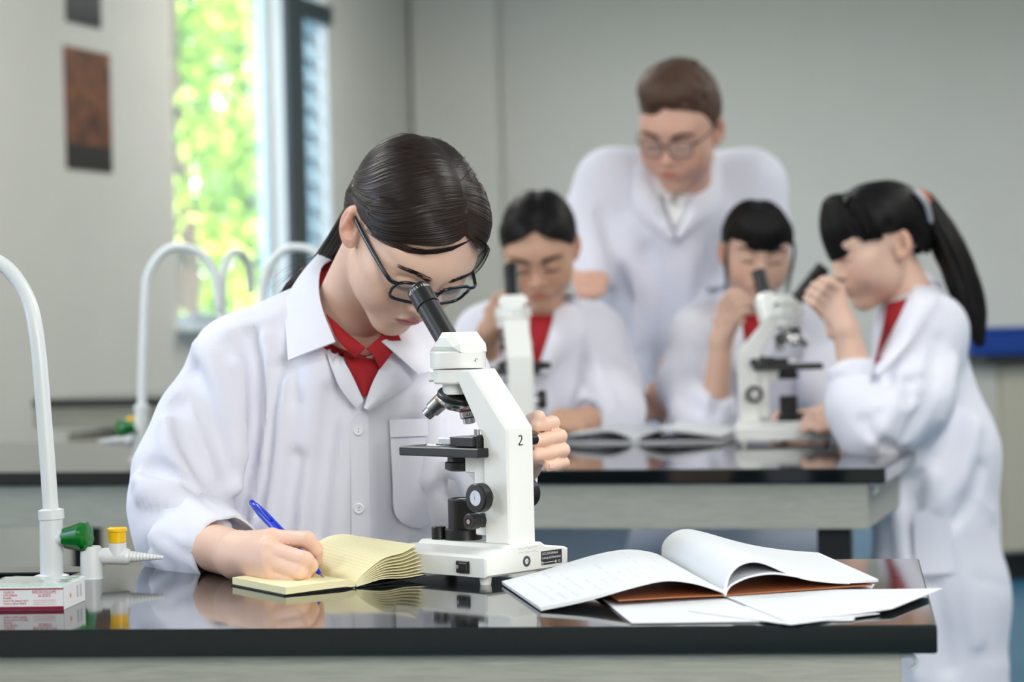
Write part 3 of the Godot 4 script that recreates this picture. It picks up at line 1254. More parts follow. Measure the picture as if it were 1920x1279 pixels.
	for i in 90:
		var k := rng.randf_range(-1.0, 1.0)
		loose.append([Vector3(0.022, 0.102, 0.08), Vector3(0.048 + 0.002 * k, 0.088, 0.08 + 0.003 * k), Vector3(0.067 + 0.002 * k, 0.062, 0.066 + 0.006 * k), Vector3(0.071 + 0.003 * k, 0.036, 0.062 + 0.009 * k), Vector3(0.069 + 0.003 * k, 0.004 + 0.016 * rng.randf(), 0.062 + 0.008 * k)])
	for i in 50:
		var y2 := rng.randf_range(-0.03, 0.06)
		var sd := -1.0 if i % 2 else 1.0
		var p := on_hair(Vector3(sd * rng.randf(), 1.0, rng.randf_range(-0.8, 0.5)), 0.0)
		loose.append([p, on_hair(p - HAIR_C + Vector3(sd * 0.03, -0.01, -0.03), 0.0035), on_hair(p - HAIR_C + Vector3(sd * 0.06, -0.04, -0.06), 0.002)])
	hair_strands(hs, loose, 0.0003, 10)
	var tie := Vector3(0, -0.034, -0.098)
	var tail := [tie + Vector3(0, 0.02, 0.03), tie + Vector3(0, -0.012, 0.004), inv * at(606, 500, 3.13), inv * at(575, 526, 3.15), inv * at(548, 565, 3.18), inv * at(535, 680, 3.2)]
	hair_tail(hs, tail, [0.034, 0.022, 0.017, 0.018, 0.016, 0.004], 12)
	var wisps := []
	for i in 70:
		var e := Vector3(rng.randfn(), rng.randfn(), rng.randfn()) * 0.008
		wisps.append([tail[1] + e * 0.3, tail[2] + e, tail[3] + e * 1.6, tail[4] + e * 2.2])
	hair_strands(hs, wisps, 0.0005, 10)
	var wh := Shape.new()
	wh.add(hs, ht)
	var hair := place(o, "hair", wh, M.hair_brown)
	var band := Shape.new()
	band.add(lathe(tie + Vector3(0, 0.0, -0.003), Vector3(0, -0.5, -1), [Vector2(0.022, -0.004), Vector2(0.0245, 0), Vector2(0.022, 0.004)], 24), ht)
	place(o, "hair_band", band, M.black_metal, hair)
	spectacles(o, ht, 0.009, M.frame_navy)
	# trousers
	var pf := Field.new()
	for x in [580, 730]:
		pf.cone(at(x, 1195, 3.18), at(x - 10, 1215, 2.78), 0.095, 0.075, 0.05)
		pf.cone(at(x - 10, 1215, 2.78), at(x - 10, 1215, 2.80) * Vector3(1, 0, 1) + Vector3(0, 0.1, 0), 0.07, 0.055, 0.03)
	place(o, "trousers", net(pf, 0.013), M.dark_cloth)
	var shoe := Shape.new()
	for x in [580, 730]:
		var a := at(x - 10, 1215, 2.80) * Vector3(1, 0, 1)
		var sf := Field.new()
		sf.cone(a + Vector3(0, 0.045, 0), a + Vector3(0, 0.032, 0.14), 0.042, 0.03, 0.03)
		sf.ell(a + Vector3(0, -0.03, 0.05), Vector3(0.2, 0.03, 0.3), 0.004, 1)
		shoe.add(net(sf, 0.01))
	place(o, "shoes", shoe, M.black_metal)
	# stool
	stool(at(652, 1230, 3.17), 0.0, "dark round lab stool under the girl in glasses")
	# pen
	var p0 := at(470, 940, 2.80)
	var p1 := at(606, 1082, 2.742)
	var tip := on_level(608, 1084, TOP + 0.010)
	p1 = tip
	var pen := thing("pen", "blue ballpoint pen held in the girl's writing hand", "pen", p1)
	var dir := (p0 - p1).normalized()
	var L := (p0 - p1).length()
	part("barrel", lathe(Vector3.ZERO, dir, [Vector2(0.0016, 0.008), Vector2(0.0032, 0.018), Vector2(0.0046, 0.024), Vector2(0.0048, 0.06), Vector2(0.0056, 0.075), Vector2(0.0056, L - 0.028), Vector2(0.0042, L - 0.01), Vector2(0.0038, L - 0.009)], 24).mesh(), M.pen_blue, pen)
	part("nib", lathe(Vector3.ZERO, dir, [Vector2(0, 0), Vector2(0.0006, 0.0005), Vector2(0.0009, 0.003), Vector2(0.0016, 0.008)], 14).mesh(), M.steel, pen)
	part("button", lathe(dir * (L - 0.01), dir, [Vector2(0.0034, 0), Vector2(0.0036, 0.006), Vector2(0.0028, 0.009), Vector2(0, 0.0095)], 20).mesh(), M.pen_blue, pen)
	var cd := (Vector3(0.2, 0.3, 0.9) - dir * dir.dot(Vector3(0.2, 0.3, 0.9))).normalized()
	part("clip", tube([dir * (L - 0.016) + cd * 0.004, dir * (L - 0.02) + cd * 0.0062, dir * (L - 0.04) + cd * 0.0072, dir * (L - 0.055) + cd * 0.006], [0.002, 0.0026, 0.0026, 0.0014], 8).mesh(), M.pen_blue, pen)

func head_shape_in(f: Field, h: float, skin: Color, lip: Color, ht: Transform3D, low := -0.2) -> Shape:
	var s := head_shape(f, h, skin, lip, low)
	var out := Shape.new()
	out.add(s, ht)
	return out

# a turned-back cuff: a short thick-walled tube with an uneven rim
func cuff(a: Vector3, b: Vector3, ra: float, rb: float, sd: int) -> Shape:
	var ns := FastNoiseLite.new()
	ns.seed = sd
	ns.frequency = 1.0
	var d := (b - a).normalized()
	var fr := frame_of(d)
	var L := (b - a).length()
	var pts := []
	var prof := [Vector2(ra, 0.0), Vector2(ra * 1.03, L * 0.2), Vector2(lerpf(ra, rb, 0.5) * 1.06, L * 0.5), Vector2(rb * 1.1, L * 0.85), Vector2(rb * 1.06, L), Vector2(rb * 1.0, L * 1.03), Vector2(rb * 0.95, L), Vector2(rb * 0.9, L * 0.6), Vector2(rb * 0.88, L * 0.2)]
	var pr := curve(prof, 22)
	for i in 22:
		for j in 48:
			var an := TAU * j / 48
			var n := ns.get_noise_3d(cos(an) * 1.3, sin(an) * 1.3, pr[i].y * 9.0) * 0.13 + ns.get_noise_3d(cos(an) * 3.0, sin(an) * 3.0, pr[i].y * 20.0 + 5.0) * 0.06
			var r: float = pr[i].x * (1.0 + n)
			pts.append(a + d * (pr[i].y + 0.008 * ns.get_noise_2d(cos(an) * 1.2 + 4.0, sin(an) * 1.2)) + fr.x * cos(an) * r + fr.y * sin(an) * r)
	var s := Shape.new()
	s.grid(pts, 48, true)
	return s

func stool(seat: Vector3, drop: float, label: String) -> void:
	var o := thing("lab_stool", label, "stool", Vector3(seat.x, 0, seat.z), 0.0, "lab stools")
	var h := 0.46
	part("seat", lathe(Vector3(0, h - 0.03, 0), Vector3.UP, [Vector2(0, 0), Vector2(0.155, 0), Vector2(0.165, 0.008), Vector2(0.165, 0.024), Vector2(0.155, 0.032), Vector2(0, 0.032)], 32).mesh(), M.stool_seat, o)
	for i in 4:
		var a := TAU * i / 4.0 + 0.4
		part("leg", tube([Vector3(cos(a) * 0.1, h - 0.03, sin(a) * 0.1), Vector3(cos(a) * 0.19, 0.01, sin(a) * 0.19)], 0.012, 10).mesh(), M.steel, o)
	part("foot_ring", tube(ring_points(0.145, 0.2, 32), 0.008, 8, false).mesh(), M.steel, o)

func ring_points(r: float, y: float, n: int) -> Array:
	var p := []
	for i in n + 1:
		p.append(Vector3(cos(TAU * i / n) * r, y, sin(TAU * i / n) * r))
	return p

# ---------------------------------------------------------------- the group behind
func simple_hand(f: Field, wrist: Vector3, knuckle: Vector3, tip: Vector3, across: Vector3, bend: Vector3, thumb_tip: Vector3, k := 1.0) -> void:
	var ax := across.normalized() * 0.0195 * k
	for i in 4:
		var m := knuckle + ax * (i - 1.5)
		var L: float = [0.95, 1.0, 0.97, 0.82][i]
		var t := m + (tip - knuckle) * L + ax * (i - 1.5) * -0.2
		f.cone(wrist, m, 0.021 * k, 0.0115 * k, 0.012)
		finger(f, [m, m.lerp(t, 0.45) + bend, m.lerp(t, 0.78) + bend * 0.8, t], 0.0105 * k, 0.0072 * k)
	var root := wrist.lerp(knuckle, 0.35) - ax * 1.6
	finger(f, [root, root.lerp(thumb_tip, 0.5) - ax * 0.4, thumb_tip], 0.0135 * k, 0.0085 * k)

func limbs(f: Field, list: Array, blend := 0.04, k := 1.0) -> void:
	# list: rows of [x, y, depth, radius, x, y, depth, radius, ...] chains
	for row in list:
		for i in range(0, row.size() - 4, 4):
			f.cone(at(row[i], row[i + 1], row[i + 2]), at(row[i + 4], row[i + 5], row[i + 6]), row[i + 3] * zmul * k, row[i + 7] * zmul * k, blend)

func bare_of(cf: Field) -> Field:
	var b := Field.new()
	for i in cf.kind.size():
		b.kind.append(cf.kind[i]); b.cut.append(cf.cut[i]); b.k.append(cf.k[i]); b.A.append(cf.A[i]); b.B.append(cf.B[i]); b.ra.append(cf.ra[i]); b.rb.append(cf.rb[i]); b.bas.append(cf.bas[i])
	return b

func figure(o: Node3D, ht: Transform3D, skin: Color, male: bool, limb: Array, hand_fields: Array) -> void:
	var key := "m" if male else "f"
	if not heads.has(key):
		heads[key] = head_field(male)
		heads[key + "s"] = head_shape(heads[key], 0.0042, Color.WHITE, Color(0.85, 0.55, 0.55))
	var body := Shape.new()
	body.add(heads[key + "s"], ht)
	for i in body.c.size():
		body.c[i] = Color(body.c[i].r * skin.r, body.c[i].g * skin.g, body.c[i].b * skin.b)
	var tf := Field.new()
	limbs(tf, [limb[0]])
	limbs(tf, limb.slice(1), 0.04, 0.62)
	body.add(net(tf, 0.013))
	for h in hand_fields:
		body.add(net(h, 0.0048))
	skin_tint(body, skin)
	place(o, "body", body, M.skin)

var heads := {}

func neck_to(ht: Transform3D, x: float, y: float, z: float, r := 0.047) -> Array:
	var p := cam_t.affine_inverse() * (ht * Vector3(0, -0.03, -0.015))
	return [960.0 + p.x / -p.z * FPX, 639.5 - p.y / -p.z * FPX, -p.z / zmul, r, x, y, z, r * 1.15]

func make_coat(o: Node3D, chains: Array, folds: Array, d0: float, h := 0.0095, creases := []) -> Array:
	var cf := Field.new()
	limbs(cf, chains, 0.05)
	var bare := bare_of(cf)
	pixel_folds(cf, d0, folds)
	for c in creases:
		limb_creases(cf, at(c[0], c[1], c[2]), at(c[3], c[4], c[5]), c[6], c[7], c[8], 1.5)
	var coat := place(o, "lab_coat", net(cf, h), M.coat)
	return [coat, bare]

func hair_on(o: Node3D, ht: Transform3D, hs: Shape, m: Material) -> MeshInstance3D:
	var wh := Shape.new()
	wh.add(hs, ht)
	return place(o, "hair", wh, m)

func pupil_left() -> void:
	var base := at(1010, 700, 5.2)
	base.y = 0
	var o := thing("person", "dark haired pupil with a middle parting bending over a microscope, one forearm on the bench", "person", base)
	var ht := head_turn(-8, 32, -3, at(1014, 474, 5.02), 0.98)
	var hl := Field.new()
	hl.cone(at(1150, 782, 5.0), at(1098, 786, 4.93), 0.036, 0.027, 0.01)
	simple_hand(hl, at(1098, 786, 4.93), at(1062, 790, 4.90), at(1028, 800, 4.87), Vector3(0, 0.6, -1), Vector3(0, 0.01, 0), at(1040, 798, 4.86))
	var hr := Field.new()
	hr.cone(at(905, 690, 4.95), at(918, 622, 4.88), 0.036, 0.026, 0.01)
	simple_hand(hr, at(918, 622, 4.88), at(938, 584, 4.85), at(972, 578, 4.82), Vector3(0.25, -1, 0.2), Vector3(0.004, 0.012, 0.02), at(950, 562, 4.84))
	var chains := [[960, 660, 5.17, 0.1, 950, 980, 5.25, 0.12], [1070, 660, 5.17, 0.1, 1080, 980, 5.25, 0.12], [1012, 650, 5.14, 0.1, 1012, 980, 5.2, 0.12], [1030, 600, 5.16, 0.05, 1112, 632, 5.17, 0.058, 1140, 720, 5.12, 0.062, 1148, 770, 5.04, 0.06, 1118, 782, 4.97, 0.045], [995, 600, 5.16, 0.05, 912, 632, 5.16, 0.058, 890, 720, 5.06, 0.058, 900, 730, 4.98, 0.05, 908, 690, 4.94, 0.045]]
	figure(o, ht, SKIN_TAN, false, [neck_to(ht, 1012, 640, 5.14)] + chains, [hl, hr])
	var c := make_coat(o, chains,
		[[[1085, 640, 1075, 720, 1060, 780], 0.012, -0.014], [[1110, 660, 1130, 720, 1150, 760], 0.014, 0.01], [[1090, 720, 1110, 745, 1140, 760], 0.012, -0.012], [[1040, 690, 1030, 780], 0.016, 0.008], [[975, 690, 985, 780], 0.014, -0.008]], 5.05, 0.0095, [[1112, 632, 5.17, 1148, 770, 5.04, 0.06, 9, 5]])
	place(o, "polo_shirt", drape(c[1], [975, 590, 992, 640, 1004, 690], [1050, 580, 1032, 640, 1008, 690], 10, 7, 5.05, 0.01, 0.003), M.polo)
	place(o, "collar", drape(c[1], [1044, 560, 1032, 620, 1006, 700], [1078, 540, 1092, 625, 1030, 700], 12, 6, 5.05, 0.018, 0.004, 0.01), M.coat, c[0])
	place(o, "collar", drape(c[1], [978, 570, 985, 630, 1002, 700], [944, 560, 936, 630, 984, 700], 12, 6, 5.05, 0.018, 0.004, 0.01), M.coat, c[0])
	place(o, "cuff", cuff(at(1142, 776, 5.02), at(1102, 785, 4.945), 0.05, 0.043, 31), M.coat, c[0])
	place(o, "cuff", cuff(at(899, 716, 4.98), at(909, 668, 4.92), 0.05, 0.044, 32), M.coat, c[0])
	var hs := Shape.new()
	combed_hair(hs, 0.004, 11)
	brows(hs, heads.f)
	hair_tail(hs, [Vector3(0, -0.02, -0.09), Vector3(0, -0.05, -0.12), Vector3(0, -0.12, -0.13), Vector3(0, -0.2, -0.11)], [0.022, 0.022, 0.02, 0.006], 4, 40, 14)
	hair_on(o, ht, hs, M.hair_black)
	stool(at(1012, 1000, 5.3), 0.0, "lab stool under the pupil with the middle parting")

func pupil_middle() -> void:
	var base := at(1415, 700, 5.4)
	base.y = 0
	var o := thing("person", "pupil with a black fringe looking up through the two headed microscope", "person", base)
	var ht := head_turn(4, 14, 3, at(1416, 482, 5.22), 0.94)
	var hr := Field.new()
	hr.cone(at(1342, 758, 5.06), at(1352, 640, 5.03), 0.032, 0.025, 0.01)
	simple_hand(hr, at(1352, 640, 5.03), at(1366, 590, 5.0), at(1402, 566, 4.97), Vector3(0.5, -1, 0.2), Vector3(-0.004, 0.012, 0.02), at(1392, 602, 4.97), 0.95)
	var hl := Field.new()
	hl.cone(at(1560, 780, 5.1), at(1510, 790, 5.03), 0.034, 0.025, 0.01)
	simple_hand(hl, at(1510, 790, 5.03), at(1478, 792, 5.0), at(1445, 800, 4.97), Vector3(0, 0.5, -1), Vector3(0, 0.01, 0), at(1460, 800, 4.97), 0.95)
	var chains := [[1365, 660, 5.33, 0.095, 1355, 980, 5.4, 0.11], [1470, 660, 5.33, 0.095, 1480, 980, 5.4, 0.11], [1416, 640, 5.3, 0.095, 1416, 980, 5.36, 0.11], [1400, 600, 5.32, 0.045, 1310, 628, 5.3, 0.056, 1292, 720, 5.2, 0.06, 1312, 780, 5.1, 0.055, 1338, 776, 5.06, 0.05], [1432, 600, 5.32, 0.045, 1522, 628, 5.3, 0.056, 1560, 720, 5.22, 0.058, 1572, 772, 5.14, 0.05]]
	figure(o, ht, Color(0.70, 0.45, 0.34), false, [neck_to(ht, 1416, 630, 5.3)] + chains, [hl, hr])
	var c := make_coat(o, chains,
		[[[1345, 640, 1350, 720, 1340, 780], 0.012, -0.013], [[1290, 660, 1310, 720, 1330, 760], 0.014, 0.01], [[1275, 740, 1300, 760, 1340, 780], 0.012, -0.01], [[1490, 650, 1485, 740], 0.013, -0.01]], 5.2, 0.0095, [[1310, 628, 5.3, 1312, 780, 5.1, 0.06, 8, 6]])
	place(o, "polo_shirt", drape(c[1], [1380, 590, 1395, 640, 1410, 700], [1452, 590, 1438, 640, 1416, 700], 10, 7, 5.25, 0.01, 0.003), M.polo)
	place(o, "collar", drape(c[1], [1446, 565, 1436, 630, 1412, 710], [1480, 560, 1490, 640, 1440, 710], 12, 6, 5.25, 0.018, 0.004, 0.01), M.coat, c[0])
	place(o, "collar", drape(c[1], [1384, 565, 1394, 630, 1408, 710], [1350, 560, 1344, 640, 1390, 710], 12, 6, 5.25, 0.018, 0.004, 0.01), M.coat, c[0])
	place(o, "cuff", cuff(at(1326, 785, 5.08), at(1343, 742, 5.055), 0.045, 0.042, 33), M.coat, c[0])
	var hs := Shape.new()
	combed_hair(hs, 0.0, 21)
	fringe(hs, 5, 0.034)
	var st := []
	rng.seed = 8
	for i in 60:
		var sx := -1.0 if i < 34 else 1.0
		st.append([Vector3(sx * 0.06, 0.075, 0.062), Vector3(sx * (0.074 + rng.randf() * 0.006), 0.04, 0.062), Vector3(sx * (0.07 + rng.randf() * 0.01), -0.01, 0.06), Vector3(sx * (0.062 + rng.randf() * 0.014), -0.055 - rng.randf() * 0.02, 0.06)])
	hair_strands(hs, st, 0.0009, 8)
	brows(hs, heads.f)
	hair_tail(hs, [Vector3(0, -0.02, -0.09), Vector3(0, -0.05, -0.12), Vector3(0, -0.12, -0.13), Vector3(0, -0.2, -0.11)], [0.022, 0.022, 0.02, 0.006], 6, 40, 14)
	hair_on(o, ht, hs, M.hair_black)
	stool(at(1416, 1000, 5.42), 0.0, "lab stool under the pupil with the black fringe")

func pupil_right() -> void:
	var base := at(1770, 900, 4.85)
	base.y = 0
	var o := thing("person", "pupil with a ponytail standing side on in a long white coat", "person", base)
	var ht := head_turn(-74, 20, 0, at(1652, 468, 4.84), 1.04)
	var hl := Field.new()
	hl.cone(at(1602, 690, 4.72), at(1585, 618, 4.72), 0.033, 0.025, 0.01)
	simple_hand(hl, at(1585, 618, 4.72), at(1560, 566, 4.73), at(1520, 540, 4.75), Vector3(0.6, 1, 0.4), Vector3(-0.006, 0.006, 0.02), at(1562, 528, 4.78), 1.0)
	var hr := Field.new()
	hr.cone(at(1600, 770, 4.98), at(1560, 790, 5.0), 0.033, 0.025, 0.01)
	simple_hand(hr, at(1560, 790, 5.0), at(1535, 796, 5.0), at(1505, 802, 5.0), Vector3(0, 0.4, -1), Vector3(0, 0.01, 0), at(1520, 802, 4.97), 1.0)
	var chains := [[1722, 640, 4.86, 0.085, 1758, 850, 4.87, 0.115, 1772, 1120, 4.87, 0.12, 1780, 1420, 4.86, 0.125], [1700, 650, 4.92, 0.06, 1748, 850, 4.97, 0.1, 1745, 1120, 4.98, 0.11, 1750, 1420, 4.98, 0.12], [1690, 700, 4.85, 0.05, 1722, 900, 4.83, 0.085, 1722, 1120, 4.82, 0.09, 1735, 1420, 4.82, 0.1], [1700, 580, 4.86, 0.045, 1742, 620, 4.8, 0.065, 1712, 740, 4.72, 0.072, 1640, 800, 4.68, 0.066, 1610, 760, 4.69, 0.052, 1600, 712, 4.71, 0.045], [1700, 600, 4.92, 0.05, 1700, 660, 5.0, 0.055, 1650, 780, 5.02, 0.055, 1610, 775, 4.98, 0.045]]
	figure(o, ht, Color(0.71, 0.47, 0.36), false, [neck_to(ht, 1722, 600, 4.86)] + chains, [hl, hr])
	var leg := Field.new()
	for z in [4.86, 4.96]:
		var hip := at(1775, 1050, z)
		leg.cone(hip, Vector3(hip.x, 0.1, hip.z), 0.07, 0.055, 0.03)
	place(o, "trousers", net(leg, 0.014), M.dark_cloth)
	var sh := Shape.new()
	for z in [4.86, 4.96]:
		var hip := at(1775, 1050, z)
		var sf := Field.new()
		sf.cone(Vector3(hip.x, 0.045, hip.z), Vector3(hip.x - 0.13, 0.032, hip.z), 0.042, 0.03, 0.03)
		sf.ell(Vector3(hip.x - 0.05, -0.03, hip.z), Vector3(0.3, 0.03, 0.2), 0.004, 1)
		sh.add(net(sf, 0.01))
	place(o, "shoes", sh, M.black_metal)
	var c := make_coat(o, chains,
		[[[1690, 700, 1670, 780, 1640, 830], 0.014, 0.012], [[1760, 640, 1740, 740, 1700, 820], 0.013, -0.016], [[1790, 680, 1760, 800, 1700, 880], 0.014, 0.012], [[1800, 760, 1780, 840, 1720, 900], 0.014, -0.014], [[1830, 800, 1800, 900, 1740, 960], 0.016, 0.014], [[1840, 880, 1815, 950, 1760, 1000], 0.014, -0.014], [[1700, 900, 1740, 1050, 1780, 1250], 0.018, -0.016], [[1740, 880, 1790, 1020, 1830, 1200], 0.02, 0.014], [[1680, 960, 1700, 1100, 1720, 1270], 0.016, 0.012], [[1650, 760, 1690, 770, 1720, 760], 0.012, 0.01], [[1640, 700, 1680, 720, 1730, 710], 0.012, -0.01], [[1620, 790, 1650, 830, 1700, 850], 0.012, -0.012]], 4.8, 0.0085, [[1742, 620, 4.8, 1640, 800, 4.68, 0.068, 10, 15], [1758, 850, 4.87, 1775, 1250, 4.87, 0.12, 12, 25]])
	place(o, "polo_shirt", drape(c[1], [1664, 570, 1655, 620, 1640, 680], [1700, 560, 1680, 620, 1650, 680], 8, 6, 4.86, 0.012, 0.003), M.polo)
	place(o, "collar", drape(c[1], [1728, 505, 1690, 590, 1655, 660, 1640, 700], [1770, 530, 1740, 590, 1700, 650, 1650, 705], 12, 6, 4.86, 0.02, 0.004, 0.012), M.coat, c[0])
	place(o, "cuff", cuff(at(1613, 758, 4.69), at(1598, 690, 4.71), 0.052, 0.047, 34), M.coat, c[0])
	place(o, "pocket", drape(c[1], [1712, 960, 1716, 1080], [1780, 950, 1790, 1075], 8, 6, 4.8, 0.008, 0.003), M.coat, c[0])
	var hs := Shape.new()
	combed_hair(hs, 0.0, 41)
	fringe(hs, 15, 0.012)
	var lk := []
	rng.seed = 18
	for i in 150:
		var e := rng.randf()
		var j := rng.randf_range(-0.004, 0.004)
		lk.append([Vector3(0.04, 0.115, 0.05 - 0.02 * e), Vector3(0.071 + j * 0.5, 0.085, 0.055 - 0.025 * e), Vector3(0.079 + j * 0.5, 0.05, 0.056 - 0.03 * e), Vector3(0.078 + j * 0.5, 0.034 - 0.008 * e, 0.055 - 0.032 * e)])
	hair_strands(hs, lk, 0.0012, 8)
	var inv := ht.affine_inverse()
	var tie := Vector3(0.0, 0.06, -0.115)
	hair_tail(hs, [Vector3(0, 0.055, -0.09), tie, inv * at(1762, 430, 4.86), inv * at(1795, 500, 4.85), inv * at(1822, 580, 4.84), inv * at(1838, 650, 4.83)], [0.022, 0.02, 0.03, 0.032, 0.026, 0.008], 16, 60, 24)
	var hair := hair_on(o, ht, hs, M.hair_black)
	var clip := Shape.new()
	clip.add(tube(curve([Vector3(0.045, 0.09, -0.085), Vector3(0.052, 0.06, -0.095), Vector3(0.04, 0.02, -0.098)], 10), 0.011, 10, true, 0.5), ht)
	place(o, "hair_clip", clip, M.grey_pale, hair)
	var band := Shape.new()
	band.add(lathe(tie, Vector3(0, 0.1, -1), [Vector2(0.021, -0.008), Vector2(0.026, 0), Vector2(0.021, 0.008)], 20), ht)
	place(o, "hair_band", band, M.orange_cloth, hair)

func teacher() -> void:
	var base := at(1275, 800, 5.75)
	base.y = 0
	var o := thing("person", "brown haired teacher in white coat and glasses leaning over the pupils", "person", base)
	var ht := head_turn(-22, 30, 4, at(1278, 250, 5.36), 1.1)
	var hl := Field.new()
	hl.cone(at(1262, 690, 5.42), at(1248, 738, 5.38), 0.036, 0.03, 0.01)
	simple_hand(hl, at(1248, 738, 5.38), at(1226, 766, 5.35), at(1192, 772, 5.31), Vector3(0.4, -0.6, 0.4), Vector3(0, 0.008, 0.016), at(1200, 790, 5.31), 1.12)
	var hr := Field.new()
	hr.cone(at(1105, 470, 5.5), at(1108, 505, 5.46), 0.034, 0.029, 0.01)
	simple_hand(hr, at(1108, 505, 5.46), at(1108, 525, 5.44), at(1106, 560, 5.42), Vector3(1, 0, 0), Vector3(0, 0, 0.012), at(1130, 540, 5.42), 1.1)
	var chains := [[1215, 420, 5.57, 0.11, 1215, 640, 5.68, 0.115, 1215, 960, 5.78, 0.13], [1345, 420, 5.57, 0.11, 1330, 640, 5.68, 0.115, 1330, 960, 5.78, 0.13], [1275, 420, 5.54, 0.11, 1272, 640, 5.66, 0.12, 1272, 960, 5.76, 0.13], [1250, 330, 5.57, 0.06, 1150, 350, 5.58, 0.082, 1112, 430, 5.56, 0.072, 1106, 485, 5.52, 0.06, 1108, 512, 5.48, 0.05], [1310, 330, 5.57, 0.06, 1402, 352, 5.58, 0.082, 1425, 460, 5.56, 0.07, 1390, 590, 5.5, 0.065, 1290, 672, 5.44, 0.055]]
	figure(o, ht, Color(0.68, 0.40, 0.30), true, [neck_to(ht, 1285, 380, 5.52, 0.055)] + chains, [hl, hr])
	var leg := Field.new()
	for x in [1225, 1325]:
		var hip := at(x, 820, 5.8)
		leg.cone(hip, Vector3(hip.x, 0.1, hip.z), 0.085, 0.06, 0.03)
	place(o, "trousers", net(leg, 0.014), M.dark_cloth)
	var sh := Shape.new()
	for x in [1225, 1325]:
		var hip := at(x, 820, 5.8)
		var sf := Field.new()
		sf.cone(Vector3(hip.x, 0.05, hip.z), Vector3(hip.x, 0.036, hip.z + 0.16), 0.046, 0.034, 0.03)
		sf.ell(Vector3(hip.x, -0.03, hip.z + 0.06), Vector3(0.2, 0.03, 0.4), 0.004, 1)
		sh.add(net(sf, 0.01))
	place(o, "shoes", sh, M.black_metal)
	var c := make_coat(o, chains,
		[[[1130, 400, 1150, 480, 1180, 560], 0.016, -0.018], [[1180, 430, 1185, 540, 1200, 640], 0.02, 0.012], [[1215, 470, 1240, 580, 1240, 700], 0.018, -0.014], [[1300, 480, 1290, 600, 1280, 700], 0.02, 0.012], [[1390, 400, 1370, 480, 1340, 540], 0.016, -0.016], [[1340, 470, 1320, 560, 1300, 640], 0.016, 0.012]], 5.45, 0.0105, [[1215, 420, 5.57, 1215, 720, 5.7, 0.11, 10, 35], [1345, 420, 5.57, 1330, 720, 5.7, 0.11, 10, 36]])
	place(o, "shirt", drape(c[1], [1225, 335, 1245, 380, 1262, 425], [1315, 320, 1290, 380, 1268, 425], 10, 7, 5.42, 0.012, 0.003), M.shirt_white)
	place(o, "shirt_collar", drape(c[1], [1226, 330, 1236, 362, 1256, 378], [1244, 326, 1258, 350, 1264, 362], 8, 5, 5.42, 0.03, 0.004), M.shirt_white)
	place(o, "shirt_collar", drape(c[1], [1290, 330, 1272, 362, 1270, 382], [1318, 318, 1304, 356, 1282, 384], 8, 5, 5.42, 0.03, 0.004), M.shirt_white)
	place(o, "lapel", drape(c[1], [1318, 300, 1296, 370, 1268, 440], [1352, 300, 1345, 385, 1276, 450], 12, 6, 5.42, 0.022, 0.005, 0.012), M.coat, c[0])
	place(o, "lapel", drape(c[1], [1222, 310, 1238, 375, 1262, 440], [1190, 310, 1188, 385, 1252, 450], 12, 6, 5.42, 0.022, 0.005, 0.012), M.coat, c[0])
	place(o, "pocket", drape(c[1], [1325, 455, 1322, 540], [1390, 450, 1380, 535], 8, 6, 5.42, 0.01, 0.004), M.coat, c[0])
	var hs := Shape.new()
	short_hair(hs)
	brows(hs, heads.m, 1.2)
	hair_on(o, ht, hs, M.hair_chestnut)
	spectacles(o, ht, 0.01, M.frame_thin, "glasses", 0.0013)

func back_microscopes() -> void:
	var p := on_level(978, 852, TOP)
	var m := microscope("white microscope seen from behind, used by the pupil with the middle parting", p, Vector3(-0.12, 0, -1.0), "microscopes", -0.1, false)
	m.scale = Vector3.ONE * 1.17
	m.position = p - m.basis * Vector3(0.03, 0, 0.0675)
	p = on_level(1382, 836, TOP)
	m = microscope("white two headed microscope between the fringed pupil and the pupil with a ponytail", p, Vector3(1, 0, 0.06), "microscopes", 0.15, false)
	m.scale = Vector3.ONE * 1.12
	m.position = p - m.basis * Vector3(0, 0, 0.135)
	var up := Vector3(-0.2, 0.85, -0.45).normalized()
	var root := Vector3(0.07, 0.245, 0.05)
	part("second_head", lathe(root - up * 0.02, up, [Vector2(0.0, 0), Vector2(0.024, 0), Vector2(0.024, 0.045), Vector2(0.017, 0.056), Vector2(0, 0.056)], 28).mesh(), M.enamel, m)
	part("eyepiece", lathe(root + up * 0.034, up, [Vector2(0.0135, 0), Vector2(0.0142, 0.055), Vector2(0.0085, 0.056), Vector2(0, 0.053)], 28).mesh(), M.black_paint, m)

